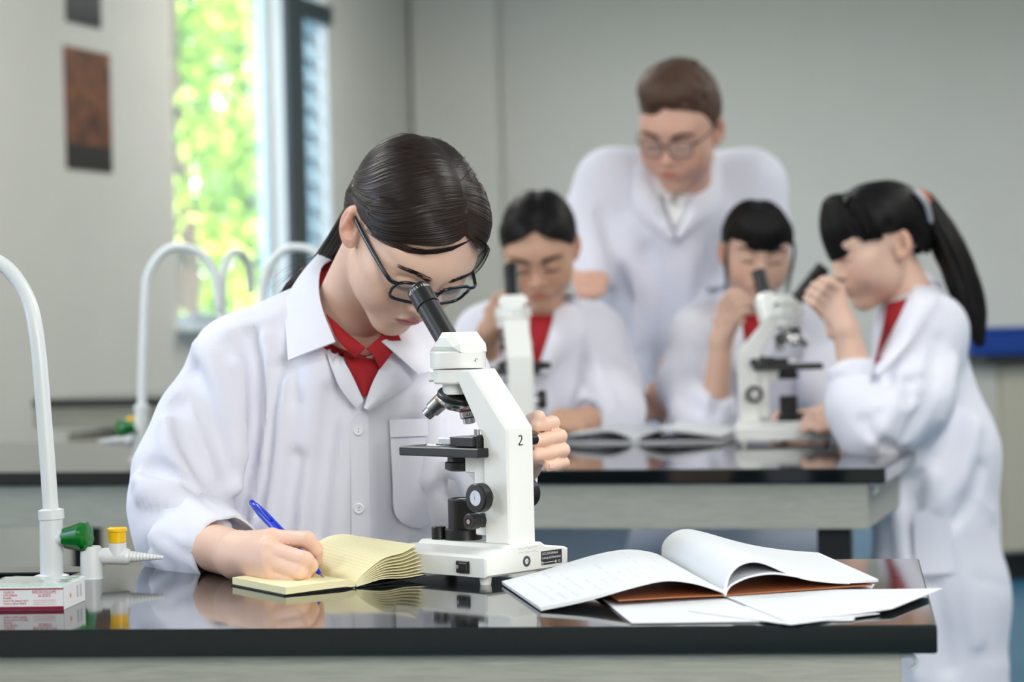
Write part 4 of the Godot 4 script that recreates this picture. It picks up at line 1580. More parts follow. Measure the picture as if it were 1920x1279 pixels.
# ---------------------------------------------------------------- benches
func bench(called: String, label: String, corner: Vector3, yaw: float, length: float, depth: float, hole := [], leg_at := []) -> Node3D:
	var o := thing(called, label, "table", Vector3(corner.x, 0, corner.z), yaw)
	var top := Shape.new()
	var th := 0.027
	var y := TOP - th * 0.5
	if hole.is_empty():
		add_box(top, Vector3(-length * 0.5, y, -depth * 0.5), Vector3(length, th, depth), 0.0025)
	else:
		# hole: x0 x1 (left, right), z0 z1 (near, far)
		var x0: float = hole[0]
		var x1: float = hole[1]
		var z0: float = hole[2]
		var z1: float = hole[3]
		var t := Transform3D(Basis(Vector3(1, 0, 0), Vector3(0, 0, -1), Vector3(0, 1, 0)), Vector3(0, TOP - th, 0))
		# one ring-shaped slab, cut open along the left of the basin
		add_prism(top, [Vector2(-length, 0), Vector2(0, 0), Vector2(0, depth), Vector2(-length, depth), Vector2(-length, -z1), Vector2(x1, -z1), Vector2(x1, -z0), Vector2(-length, -z0)], t, th, 0.002)
	part("table_top", top.mesh(), M.bench_top, o)
	var ap := Shape.new()
	var inset := 0.033
	add_box(ap, Vector3(-length * 0.5 - inset * 0.5, TOP - th - 0.041, -0.02), Vector3(length - inset, 0.082, 0.018), 0.001)
	part("front_rail", ap.mesh(), M.laminate, o)
	var ap2 := Shape.new()
	add_box(ap2, Vector3(-length * 0.5 - inset * 0.5, TOP - th - 0.041, -depth + 0.02), Vector3(length - inset, 0.082, 0.018), 0.001)
	part("rear_rail", ap2.mesh(), M.laminate, o)
	part("side_rail", box(Vector3(-inset - 0.009, TOP - th - 0.041, -depth * 0.5), Vector3(0.018, 0.082, depth - 0.058), 0.001).mesh(), M.laminate, o)
	var cap := Shape.new()
	add_tube(cap, curve([Vector3(-inset, TOP - th - 0.006, -0.03), Vector3(-inset + 0.01, TOP - th - 0.006, -0.03), Vector3(-inset + 0.014, TOP - th - 0.014, -0.03), Vector3(-inset + 0.007, TOP - th - 0.02, -0.03)], 9), 0.0022, 8)
	part("bag_hook", cap.mesh(), M.white_plastic, o)
	for x in leg_at:
		for z in [-0.06, -depth + 0.06]:
			part("leg", box(Vector3(x, (TOP - th) * 0.5, z), Vector3(0.06, TOP - th, 0.04), 0.003).mesh(), M.black_metal, o)
	return o

# ---------------------------------------------------------------- microscopes
func small_text(o: Node, text: String, h: float, where: Vector3, right: Vector3, up: Vector3, m: Material, fit := 0.0) -> void:
	lettering(text, h, where, right, up, m, o, "lettering", 1.0, fit)

# own axes: x from the arm towards the stage, y up, z across; origin at one lower corner of the foot
func microscope(label: String, where: Vector3, ahead: Vector3, group: String, tube_turn: float, full := true) -> Node3D:
	var o := thing("microscope", label, "microscope", where, 0.0, group)
	var a := Vector3(ahead.x, 0, ahead.z).normalized()
	o.basis = Basis(a, Vector3.UP, a.cross(Vector3.UP))
	var W := 0.135
	var mid := W * 0.5
	# foot
	var foot := Shape.new()
	var tz := Transform3D(Basis(Vector3(0, 0, 1), Vector3(0, 1, 0), Vector3(-1, 0, 0)), Vector3(0.147, 0, 0))
	add_prism(foot, [Vector2(0.001, 0.009), Vector2(0, 0.03), Vector2(0.006, 0.0325), Vector2(0.038, 0.037), Vector2(0.0445, 0.041), Vector2(0.0905, 0.041), Vector2(0.097, 0.037), Vector2(0.129, 0.0325), Vector2(W, 0.03), Vector2(W - 0.001, 0.009)], tz, 0.147, 0.0022)
	add_prism(foot, [Vector2(0.001, 0.009), Vector2(0, 0.03), Vector2(0.004, 0.0318), Vector2(W - 0.004, 0.0318), Vector2(W, 0.03), Vector2(W - 0.001, 0.009)], Transform3D(tz.basis, Vector3(0.19, 0, 0)), 0.045, 0.0022)
	part("base", foot.mesh(), M.enamel, o)
	for q in [[0.014, 0.014], [0.014, W - 0.014], [0.176, 0.014], [0.176, W - 0.014]]:
		part("foot", lathe(Vector3(q[0], 0, q[1]), Vector3.UP, [Vector2(0, 0), Vector2(0.006, 0), Vector2(0.0075, 0.01)], 16).mesh(), M.enamel, o)
	# arm
	var arm := Shape.new()
	var tb := Transform3D(Basis(Vector3(1, 0, 0), Vector3(0, 1, 0), Vector3(0, 0, 1)), Vector3(0, 0, 0.046))
	add_prism(arm, [Vector2(0.0065, 0.04), Vector2(0.0065, 0.169), Vector2(0.0625, 0.235), Vector2(0.129, 0.235), Vector2(0.131, 0.221), Vector2(0.082, 0.219), Vector2(0.0455, 0.158), Vector2(0.0455, 0.04)], tb, 0.043, 0.0025)
	part("arm", arm.mesh(), M.enamel, o)
	part("arm_collar", lathe(Vector3(0.102, 0.2185, mid), Vector3.UP, [Vector2(0, 0), Vector2(0.027, 0), Vector2(0.0285, 0.002), Vector2(0.0285, 0.0165), Vector2(0, 0.0165)], 40).mesh(), M.enamel, o)
	# viewing head
	var hd := Shape.new()
	add_lathe(hd, Vector3(0.102, 0.2365, mid), Vector3.UP, [Vector2(0, 0), Vector2(0.0315, 0), Vector2(0.0318, 0.002), Vector2(0.0318, 0.0175), Vector2(0.0305, 0.019), Vector2(0, 0.019)], 44)
	var td := Basis(Vector3.UP, tube_turn) * Vector3(1, 0, 0)
	var side := td.cross(Vector3.UP)
	var tip := Transform3D(Basis(td, Vector3.UP, side), Vector3(0.102, 0.2365, mid) - side * 0.025)
	add_prism(hd, [Vector2(-0.029, 0.018), Vector2(-0.027, 0.027), Vector2(-0.012, 0.0405), Vector2(0.004, 0.0405), Vector2(0.027, 0.019)], tip, 0.05, 0.006)
	part("head", hd.mesh(), M.enamel, o)
	part("screw", lathe(Vector3(0.102, 0.2455, mid) - td * 0.0312, -td, [Vector2(0.0024, 0), Vector2(0.0024, 0.0012), Vector2(0.0018, 0.0016), Vector2(0, 0.0006)], 12).mesh(), M.steel, o)
	# eyepiece
	var up := (td * 0.66 + Vector3.UP * 0.75).normalized()
	var root := Vector3(0.102, 0.258, mid) + td * 0.009
	var tb2 := part("eyepiece_tube", lathe(root, up, [Vector2(0, 0), Vector2(0.0135, 0), Vector2(0.0135, 0.064), Vector2(0.0131, 0.0646)], 36).mesh(), M.black_paint, o)
	var ep := part("eyepiece", lathe(root, up, [Vector2(0.0135, 0.0652), Vector2(0.0142, 0.0657), Vector2(0.0142, 0.0905), Vector2(0.0132, 0.093), Vector2(0.0085, 0.093), Vector2(0.0065, 0.09), Vector2(0, 0.089)], 36).mesh(), M.black_paint, o)
	if full:
		var f := frame_of(up)
		var letters := "WF10X-18mm"
		var out: Vector3 = (o.basis.inverse() * Vector3(0.12, 0.0, 1.0))
		out = (out - up * out.dot(up)).normalized()
		var x0 := up.cross(out)
		for i in letters.length():
			var ang := (i - 4.5) * 0.22
			var nn := (out * cos(ang) + x0 * sin(ang)).normalized()
			lettering(letters[i], 0.0034, root + up * 0.0865 + nn * 0.0142, up.cross(nn), up, M.print_white, ep)
	# nosepiece and objectives
	var na := Vector3(0.33, -1.0, 0.12).normalized()
	var nc := Vector3(0.102, 0.2185, mid)
	part("neck", lathe(Vector3(0.102, 0.2195, mid), Vector3.DOWN, [Vector2(0.0185, 0), Vector2(0.0185, 0.013), Vector2(0, 0.013)], 32).mesh(), M.enamel, o)
	var np := Vector3(0.1, 0.2075, mid)
	part("nosepiece", lathe(np, na, [Vector2(0, 0), Vector2(0.0245, 0), Vector2(0.0258, 0.0015), Vector2(0.0258, 0.0055), Vector2(0.0245, 0.0062)], 44).mesh(), M.black_paint, o)
	part("nosepiece_ring", lathe(np + na * 0.0062, na, [Vector2(0.0245, 0), Vector2(0.0252, 0.0008), Vector2(0.0252, 0.0038), Vector2(0.02, 0.0095), Vector2(0, 0.0105)], 44).mesh(), M.steel, o)
	var nf := frame_of(na)
	var k := 0
	for spec in [[Vector3(-0.15, -1.0, 0.02), 0.024], [Vector3(0.82, -0.72, -0.28), 0.034], [Vector3(0.45, -0.95, 0.75), 0.026]]:
		var d: Vector3 = spec[0].normalized()
		var from := np + na * 0.006 + (d - na * d.dot(na)).normalized() * 0.0145
		var L: float = spec[1]
		var ob := part("objective", lathe(from, d, [Vector2(0.0085, 0), Vector2(0.0098, 0.002), Vector2(0.0098, 0.0085), Vector2(0.0092, 0.009), Vector2(0.0092, 0.0105), Vector2(0.0098, 0.011), Vector2(0.0094, L * 0.72), Vector2(0.0072, L * 0.78), Vector2(0.0068, L), Vector2(0.003, L + 0.0008), Vector2(0, L + 0.0003)], 30).mesh(), M.steel, o)
		part("colour_band", lathe(from, d, [Vector2(0.00935, 0.009), Vector2(0.00995, 0.0093), Vector2(0.00995, 0.0102), Vector2(0.00935, 0.0105)], 30).mesh(), M.brass if k == 1 else M.red_band, ob)
		if k == 0 and full:
			var outn: Vector3 = o.basis.inverse() * Vector3(0.0, 0.0, 1.0)
			outn = (outn - d * outn.dot(d)).normalized()
			lettering("4/", 0.004, from + d * 0.0145 + outn * 0.0098, outn.cross(d), -d, M.print_black, ob)
		k += 1
	# stage with slide holder
	var st := part("stage", box(Vector3(0.1, 0.1425, mid), Vector3(0.128, 0.0105, 0.076), 0.0012).mesh(), M.black_paint, o)
	var hold := Shape.new()
	add_box(hold, Vector3(0.076, 0.1535, mid - 0.012), Vector3(0.052, 0.010, 0.012), 0.001)
	add_box(hold, Vector3(0.062, 0.1545, mid - 0.026), Vector3(0.03, 0.0125, 0.016), 0.0015)
	add_box(hold, Vector3(0.052, 0.152, mid - 0.005), Vector3(0.014, 0.02, 0.05), 0.0015)
	part("slide_carrier", hold.mesh(), M.black_paint, st)
	var clip := Shape.new()
	add_box(clip, Vector3(0.109, 0.1535, mid - 0.016), Vector3(0.02, 0.0075, 0.005), 0.0008)
	add_box(clip, Vector3(0.124, 0.1495, mid - 0.004), Vector3(0.014, 0.0015, 0.04), 0.0003)
	part("slide_clip", clip.mesh(), M.steel, st)
	part("glass_slide", box(Vector3(0.118, 0.1484, mid + 0.004), Vector3(0.0254, 0.0011, 0.06), 0.0002).mesh(), M.clear_glass, st)
	part("pin", lathe(Vector3(0.05, 0.156, mid - 0.025), Vector3.UP, [Vector2(0.0035, 0), Vector2(0.0035, 0.0125), Vector2(0, 0.0125)], 14).mesh(), M.steel, st)
	# condenser
	part("condenser", lathe(Vector3(0.1, 0.138, mid), Vector3.DOWN, [Vector2(0.016, 0), Vector2(0.0165, 0.008), Vector2(0.0195, 0.009), Vector2(0.0195, 0.0165), Vector2(0.014, 0.019), Vector2(0, 0.019)], 32).mesh(), M.black_paint, o)
	# focus block and knobs
	var fb := Shape.new()
	add_box(fb, Vector3(0.0545, 0.094, mid), Vector3(0.02, 0.09, 0.034), 0.0015)
	add_box(fb, Vector3(0.066, 0.128, mid), Vector3(0.03, 0.02, 0.03), 0.0015)
	part("focus_block", fb.mesh(), M.enamel, o)
	for sd in [-1.0, 1.0]:
		var c := Vector3(0.0355, 0.0935, mid + sd * 0.021)
		var ax := Vector3(0, 0, sd)
		part("shaft", lathe(c, ax, [Vector2(0.0065, 0), Vector2(0.0065, 0.014)], 20).mesh(), M.steel, o)
		var kn := part("focus_knob", lathe(c + ax * 0.011, ax, [Vector2(0, 0), Vector2(0.0155, 0), Vector2(0.0168, 0.0012), Vector2(0.0168, 0.0115), Vector2(0.015, 0.013), Vector2(0.0092, 0.0132), Vector2(0.009, 0.0122)], 40, 40, 0.0005).mesh(), M.black_paint, o)
		part("knob_disc", lathe(c + ax * 0.0232, ax, [Vector2(0.0091, 0), Vector2(0.0089, 0.0006), Vector2(0.002, 0.0006), Vector2(0.0018, 0.0001), Vector2(0, 0.0001)], 28).mesh(), M.steel, kn)
	# condenser knob, near side
	var cc := Vector3(0.0495, 0.0665, mid - 0.016)
	part("shaft", lathe(cc, Vector3(0, 0, -1), [Vector2(0.0085, 0), Vector2(0.0085, 0.004)], 22).mesh(), M.steel, o)
	var kn2 := part("condenser_knob", lathe(cc + Vector3(0, 0, -0.004), Vector3(0, 0, -1), [Vector2(0, 0), Vector2(0.0078, 0), Vector2(0.0078, 0.008), Vector2(0.0088, 0.009), Vector2(0.0088, 0.0215), Vector2(0.0078, 0.0225), Vector2(0.0042, 0.0225), Vector2(0.004, 0.0215), Vector2(0, 0.0215)], 26).mesh(), M.black_paint, o)
	part("screw", lathe(cc + Vector3(0, 0, -0.0256), Vector3(0, 0, -1), [Vector2(0.0032, 0), Vector2(0.0028, 0.0012), Vector2(0, 0.0012)], 14).mesh(), M.steel, kn2)
	# far side: stage control
	var sc := Vector3(0.036, 0.153, mid + 0.021)
	part("stage_knob", lathe(sc, Vector3(0, 0, 1), [Vector2(0.0045, 0), Vector2(0.0045, 0.012), Vector2(0.0075, 0.0125), Vector2(0.0078, 0.024), Vector2(0.006, 0.025), Vector2(0.006, 0.034), Vector2(0, 0.034)], 22, 20, 0.0004).mesh(), M.black_paint, o)
	# lamp
	var lp := part("lamp_housing", lathe(Vector3(0.1, 0.04, mid), Vector3.UP, [Vector2(0.0215, 0), Vector2(0.0215, 0.0125), Vector2(0.0172, 0.014), Vector2(0.0172, 0.046), Vector2(0.0165, 0.0478), Vector2(0.0135, 0.0478), Vector2(0.0125, 0.044), Vector2(0, 0.044)], 36).mesh(), M.black_paint, o)
	part("lamp_lens", lathe(Vector3(0.1, 0.0845, mid), Vector3.UP, [Vector2(0.0124, 0), Vector2(0.009, 0.002), Vector2(0.004, 0.003), Vector2(0, 0.0032)], 24).mesh(), M.lens_white, lp)
	part("dimmer_knob", lathe(Vector3(0.126, 0.04, mid - 0.014), Vector3.UP, [Vector2(0.0088, 0), Vector2(0.0088, 0.0145), Vector2(0.008, 0.0155), Vector2(0, 0.0155)], 26, 26, 0.0005).mesh(), M.black_paint, o)
	if full:
		# switch on the long side, socket and rating plate on the rear
		var sw := part("power_switch", box(Vector3(0.0345, 0.0195, -0.0004), Vector3(0.0195, 0.0135, 0.0028), 0.0006).mesh(), M.black_paint, o)
		part("rocker", box(Vector3(0.0325, 0.0195, -0.0021), Vector3(0.012, 0.0095, 0.003), 0.0008, Basis(Vector3.UP, 0.12)).mesh(), M.black_metal, sw)
		lettering("O -", 0.0034, Vector3(0.0385, 0.0195, -0.0037), Vector3(-1, 0, 0), Vector3.UP, M.print_white, sw)
		var sk := part("power_socket", lathe(Vector3(0.0014, 0.0215, 0.0655), Vector3(-1, 0, 0), [Vector2(0, 0), Vector2(0.0062, 0), Vector2(0.006, 0.0018), Vector2(0.0032, 0.002), Vector2(0.003, -0.001), Vector2(0, -0.001)], 24).mesh(), M.grey_plastic, o)
		part("pin", lathe(Vector3(0.0012, 0.0215, 0.0655), Vector3(-1, 0, 0), [Vector2(0.0008, 0), Vector2(0.0007, 0.002), Vector2(0, 0.002)], 8).mesh(), M.steel, sk)
		var pl := part("rating_plate", box(Vector3(-0.0002, 0.0225, 0.106), Vector3(0.0006, 0.0155, 0.034), 0.0002).mesh(), M.plate_grey, o)
		var rx := Vector3(0, 0, 1)
		lettering("DC5.5V/200mA", 0.0025, Vector3(-0.0006, 0.0272, 0.1035), rx, Vector3.UP, M.print_white, pl, "lettering", 1.0, 0.0255)
		lettering("Lamp:LED(white)", 0.0025, Vector3(-0.0006, 0.0225, 0.1055), rx, Vector3.UP, M.print_white, pl, "lettering", 1.0, 0.03)
		part("lettering", box(Vector3(-0.0006, 0.0172, 0.1015), Vector3(0.0002, 0.0006, 0.022), 0.0001).mesh(), M.print_white, pl)
		lettering("CE", 0.0024, Vector3(-0.0006, 0.0172, 0.1185), rx, Vector3.UP, M.print_white, pl)
		for zz in [0.0905, 0.1125]:
			part("lettering", lathe(Vector3(-0.0004, 0.0172, zz), Vector3(-1, 0, 0), [Vector2(0.0016, 0), Vector2(0.0016, 0.0003), Vector2(0.001, 0.0003)], 14).mesh(), M.print_white, pl)
		lettering("2", 0.011, Vector3(0.0062, 0.1555, 0.0675), rx, Vector3.UP, M.print_black, o, "number")
		# pencilled note above the socket: strokes only, too faint to read
		rng.seed = 12
		for row in 2:
			var pts := []
			for i in 34:
				pts.append(Vector3(-0.0001, 0.0362 - row * 0.0046 + rng.randf_range(-0.0011, 0.0013), 0.0525 + i * 0.00095))
			part("pencil_note", tube(pts, 0.00016, 3, false).mesh(), M.pencil if row == 0 else M.pencil_red, o)
	return o

# ---------------------------------------------------------------- taps
func gooseneck(label: String, base: Vector3, pts: Array, scale: float, knob_dir: Vector3, group: String, detail := true) -> Node3D:
	var o := thing("lab_tap", label, "tap", base, 0.0, group)
	var loc := []
	for p in pts:
		loc.append(p - base)
	var r := 0.0103 * scale
	var path := curve(loc, 44)
	var rad := []
	for i in 44:
		rad.append(r * (0.97 - 0.12 * i / 43.0))
	part("spout", tube(path, rad, 16).mesh(), M.white_plastic, o)
	var d: Vector3 = (loc[1] - loc[0]).normalized()
	var p0: Vector3 = loc[0]
	part("union_nut", lathe(p0 - d * 0.006 * scale, d, [Vector2(0.012, 0) * scale, Vector2(0.0165, 0.001) * scale, Vector2(0.0165, 0.0125) * scale, Vector2(0.0105, 0.0145) * scale], 8 if detail else 10).mesh(), M.white_plastic, o)
	var body := Shape.new()
	add_lathe(body, Vector3.ZERO, p0, [Vector2(0.0145 * scale, 0), Vector2(0.0145 * scale, p0.length() - 0.004 * scale)], 28)
	add_lathe(body, Vector3.ZERO, Vector3.UP, [Vector2(0.022, 0) * scale, Vector2(0.0215, 0.004) * scale, Vector2(0.0145, 0.006) * scale], 28)
	var kc := p0 * 0.62
	add_lathe(body, kc, knob_dir, [Vector2(0.0115, 0) * scale, Vector2(0.0095, 0.014) * scale, Vector2(0.0095, 0.021) * scale], 24)
	part("tap_body", body.mesh(), M.white_plastic, o)
	part("handle", lathe(kc + knob_dir * 0.0195 * scale, knob_dir, [Vector2(0, 0), Vector2(0.0125, 0) * scale, Vector2(0.0135, 0.001) * scale, Vector2(0.0195, 0.026) * scale, Vector2(0.0185, 0.0315) * scale, Vector2(0.012, 0.035) * scale, Vector2(0, 0.0355) * scale], 40, 8, 0.0022 * scale).mesh(), M.green_plastic, o)
	return o

func gas_tap(label: String, base: Vector3, dir: Vector3, scale: float, group: String) -> Node3D:
	var o := thing("gas_tap", label, "gas tap", base, 0.0, group)
	var s := scale
	part("post", lathe(Vector3.ZERO, Vector3.UP, [Vector2(0.0215, 0) * s, Vector2(0.0215, 0.001) * s, Vector2(0.021, 0.003) * s, Vector2(0.0205, 0.04) * s, Vector2(0.0195, 0.058) * s, Vector2(0.017, 0.061) * s, Vector2(0, 0.061) * s], 36).mesh(), M.white_plastic, o)
	var h := Vector3(0, 0.043 * s, 0)
	var body := Shape.new()
	add_lathe(body, h, dir, [Vector2(0.012, 0.012) * s, Vector2(0.0135, 0.0195) * s, Vector2(0.0145, 0.0205) * s, Vector2(0.0155, 0.03) * s, Vector2(0.016, 0.066) * s, Vector2(0.014, 0.072) * s, Vector2(0.009, 0.0735) * s], 30)
	add_lathe(body, h + dir * 0.05 * s, Vector3.UP, [Vector2(0.0165, 0.002) * s, Vector2(0.0165, 0.026) * s, Vector2(0, 0.026) * s], 30)
	part("valve_body", body.mesh(), M.white_plastic, o)
	var prof := []
	for i in 10:
		var r0 := lerpf(0.0105, 0.0035, i / 9.0)
		var x0 := 0.073 + i * 0.0063
		prof.append(Vector2(r0, x0) * s)
		prof.append(Vector2(r0 + 0.0006, x0 + 0.001) * s)
		prof.append(Vector2(r0 - 0.0004, x0 + 0.0056) * s)
		prof.append(Vector2(r0 - 0.0016, x0 + 0.0058) * s)
	prof.append(Vector2(0, 0.1365) * s)
	part("hose_nozzle", lathe(h, dir, prof, 24).mesh(), M.white_plastic, o)
	var cap := part("handle", lathe(h + dir * 0.05 * s + Vector3(0, 0.0265 * s, 0), Vector3.UP, [Vector2(0.016, 0) * s, Vector2(0.016, 0.001) * s, Vector2(0.0165, 0.02) * s, Vector2(0.019, 0.021) * s, Vector2(0.019, 0.026) * s, Vector2(0.0175, 0.027) * s, Vector2(0, 0.027) * s], 30).mesh(), M.yellow_plastic, o)
	part("ridge", box(h + dir * 0.05 * s + Vector3(0, 0.0535 * s, 0), Vector3(0.03, 0.003, 0.008) * s, 0.001).mesh(), M.yellow_plastic, cap)
	return o

# ---------------------------------------------------------------- paper
# an open book: spine line from a to b (on the table), page edges rise along given profiles; left/right lists of Vector2(across, height)
func pages(a: Vector3, b: Vector3, out: Vector3, prof: Array, thick: float, n := 18, end_out := Vector3.ZERO) -> Shape:
	var pr := curve(prof, n)
	var pts := []
	for i in n:
		for j in 9:
			var v := j / 8.0
			var q: Vector2 = pr[i]
			var dirv := out if end_out == Vector3.ZERO else out.lerp(end_out, v)
			pts.append(a.lerp(b, v) + dirv * q.x + Vector3.UP * q.y)
	return sheet(pts, 9, thick)

# ---------------------------------------------------------------- the room
const TURN := 0.2793   # the room stands 16 degrees round from the camera
var corner := Vector3.ZERO
var along_left := Vector3.ZERO
var along_back := Vector3.ZERO

func wall_s(px: float) -> float:
	# how far from the corner, along the left wall, the photograph's column px meets it (at eye height)
	var r := ray(px, 560.0)
	var d := Vector2(r.x, r.z)
	var c := Vector2(corner.x, corner.z)
	var l := Vector2(along_left.x, along_left.z)
	return -c.cross(d) / l.cross(d)

func room_box(s0: float, s1: float, w0: float, w1: float, y0: float, y1: float, bevel := 0.001) -> Shape:
	# s along the left wall from the corner, w along the back wall from the corner
	var c := corner + along_left * (s0 + s1) * 0.5 + along_back * (w0 + w1) * 0.5
	return box(Vector3(c.x, (y0 + y1) * 0.5, c.z), Vector3(absf(w1 - w0), absf(y1 - y0), absf(s1 - s0)), bevel, Basis(along_back, Vector3.UP, along_back.cross(Vector3.UP)))

func make_room() -> void:
	corner = at(787, 600, 14.8)
	corner.y = 0
	along_left = Vector3(-sin(TURN), 0, cos(TURN))
	along_back = Vector3(cos(TURN), 0, sin(TURN))
	var H := 3.3
	var LEN := 17.0
	var WID := 9.0
	var T := 0.14
	struct("floor", room_box(-T, LEN + T, -T, WID + T, -0.12, 0.0).mesh(), M.floor)
	struct("ceiling", room_box(-T, LEN + T, -T, WID + T, H, H + 0.15).mesh(), M.ceiling)
	# left wall with window openings; the first two are in view, the rest light the room from outside the frame
	var a0 := wall_s(625)
	var a1 := wall_s(571)
	var a2 := wall_s(541)
	var a3 := wall_s(333)
	var sill := 1.0
	var head := 2.95
	var wl := Shape.new()
	var holes := [[a0, a1 - 0.02], [a2, a3], [11.5, 12.9]]
	var s := -T
	for h in holes:
		wl.add(room_box(s, h[0], -T, 0, 0, H, 0.0))
		wl.add(room_box(h[0], h[1], -T, 0, 0, sill, 0.0))
		wl.add(room_box(h[0], h[1], -T, 0, head, H, 0.0))
		s = h[1]
	wl.add(room_box(s, LEN + T, -T, 0, 0, H, 0.0))
	struct("wall_left", wl.mesh(), M.wall)
	struct("wall_back", room_box(-T, 0, 0, WID, 0, H, 0.0).mesh(), M.wall)
	struct("wall_right", room_box(0, LEN, WID, WID + T, 0, H, 0.0).mesh(), M.wall)
	struct("wall_front", room_box(LEN, LEN + T, 0, WID, 0, H, 0.0).mesh(), M.wall)
	struct("trim_1", room_box(0, 0.1, 0.02, 0.56, 0, H, 0.006).mesh(), M.wall)
	struct("baseboard_back", room_box(0, 0.015, 0.56, WID, 0, 0.1, 0.003).mesh(), M.wall)
	# windows
	var n := 0
	for h in holes:
		n += 1
		var w := Node3D.new()
		w.name = "window_%d" % n
		w.set_meta("kind", "structure")
		add_child(w)
		var dark: Material = M.frame_dark if n == 1 else M.frame_light
		var d0 := -0.125
		var d1 := -0.085
		var fr := Shape.new()
		var b := 0.045
		fr.add(room_box(h[0], h[0] + b, d0, d1, sill, head))
		fr.add(room_box(h[1] - b, h[1], d0, d1, sill, head))
		fr.add(room_box(h[0] + b, h[1] - b, d0, d1, sill, sill + b))
		fr.add(room_box(h[0] + b, h[1] - b, d0, d1, head - b, head))
		part("window_frame", fr.mesh(), dark, w)
		part("window_sill", room_box(h[0] - 0.03, h[1] + 0.03, -0.13, 0.06, sill - 0.035, sill, 0.004).mesh(), M.white_gloss, w)
		if n == 1:
			# glass louvres, one blade above the other
			var y := sill + b + 0.02
			while y < head - b - 0.05:
				var c: Vector3 = corner + along_left * (h[0] + h[1]) * 0.5 + along_back * -0.06
				part("pane", box(Vector3(c.x, y + 0.06, c.z), Vector3(0.006, 0.15, h[1] - h[0] - 2 * b), 0.001, Basis(along_back, Vector3.UP, along_back.cross(Vector3.UP)) * Basis(Vector3(0, 0, 1), 0.5)).mesh(), M.louvre, w)
				y += 0.135
		else:
			part("pane", room_box(h[0] + b, h[1] - b, -0.108, -0.102, sill + b, head - b, 0.0).mesh(), M.pane, w)
	struct("trim_2", room_box(a1 - 0.02, a2, -0.0, 0.03, sill - 0.02, H, 0.002).mesh(), M.frame_dark)
	struct("trim_3", room_box(a0 - 0.02, a1 - 0.02, -0.02, 0.03, 2.62, 2.72, 0.002).mesh(), M.frame_dark)
	# posters
	poster("tall printed poster of a warm brown canyon scene on the wall", 131, 216, 85, 316, 21, [Color(0.09, 0.06, 0.05), Color(0.32, 0.16, 0.09), Color(0.55, 0.33, 0.16), Color(0.16, 0.1, 0.08)])
	poster("small dark grey printed poster hung above the tall brown poster", 137, 202, -90, 40, 33, [Color(0.05, 0.05, 0.06), Color(0.2, 0.2, 0.2), Color(0.1, 0.1, 0.11), Color(0.28, 0.28, 0.28)])

func poster(label: String, px0: float, px1: float, py0: float, py1: float, sd: int, ramp: Array) -> void:
	var s0 := wall_s(px0)
	var s1 := wall_s(px1)
	var pa := corner + along_left * s0
	var depth := -pa.z
	var y0 := at(px0, py0, depth).y
	var y1 := at(px0, py1, depth).y
	var c := corner + along_left * (s0 + s1) * 0.5 + along_back * 0.004
	var o := thing("poster", label, "poster", Vector3(c.x, (y0 + y1) * 0.5, c.z))
	var m := mat(Color.WHITE, 0.5)
	m.albedo_texture = noise_tex(0.022, 4, ramp, 256, false, 1.0, FastNoiseLite.TYPE_SIMPLEX, sd)
	m.uv1_triplanar = true
	m.uv1_scale = Vector3(1.4, 0.9, 2.2)
	var bs := Basis(along_back, Vector3.UP, along_back.cross(Vector3.UP))
	part("printed_sheet", box(Vector3.ZERO, Vector3(0.003, y0 - y1, absf(s1 - s0)), 0.0005, bs).mesh(), m, o)
	part("caption_band", box(bs * Vector3(0.002, -(y0 - y1) * 0.39, 0), Vector3(0.001, (y0 - y1) * 0.2, absf(s1 - s0) * 0.98), 0.0002, bs).mesh(), mat(ramp[0], 0.5), o)

# ---------------------------------------------------------------- lamps
func ceiling_panels() -> void:
	var i := 0
	for s in [2.9, 6.8, 10.7, 14.6]:
		for w in [1.4, 5.8]:
			var c: Vector3 = corner + along_left * s + along_back * w
			var o := thing("ceiling_light", "square white flush ceiling light panel in a thin frame", "ceiling light", Vector3(c.x, 3.3, c.z), 0.0, "ceiling light panels")
			o.basis = Basis(along_back, Vector3.UP, along_back.cross(Vector3.UP))
			part("frame", box(Vector3(0, -0.012, 0), Vector3(1.24, 0.024, 1.24), 0.004).mesh(), M.white_gloss, o)
			part("diffuser", box(Vector3(0, -0.0255, 0), Vector3(1.18, 0.003, 1.18), 0.001).mesh(), M.glow_panel, o)
			var l := AreaLight3D.new()
			l.name = "panel_light"
			l.area_size = Vector2(1.18, 1.18)
			l.light_energy = PANEL
			l.light_color = Color(1.0, 0.99, 0.975)
			l.shadow_enabled = true
			l.area_range = 30.0
			o.add_child(l)
			l.position = Vector3(0, -0.035, 0)
			l.rotation = Vector3(-PI / 2, 0, 0)
			i += 1

# ---------------------------------------------------------------- outside
func leaf_mesh() -> ArrayMesh:
	var s := Shape.new()
	for q in [0.0, 1.9, 3.9]:
		var b := Basis(Vector3.UP, q) * Basis(Vector3.RIGHT, 0.5 + q * 0.1)
		s.face([b * Vector3(0, 0, 0), b * Vector3(-0.03, 0.0, 0.05), b * Vector3(0, 0.012, 0.13), b * Vector3(0.03, 0.0, 0.05)])
	return s.mesh()

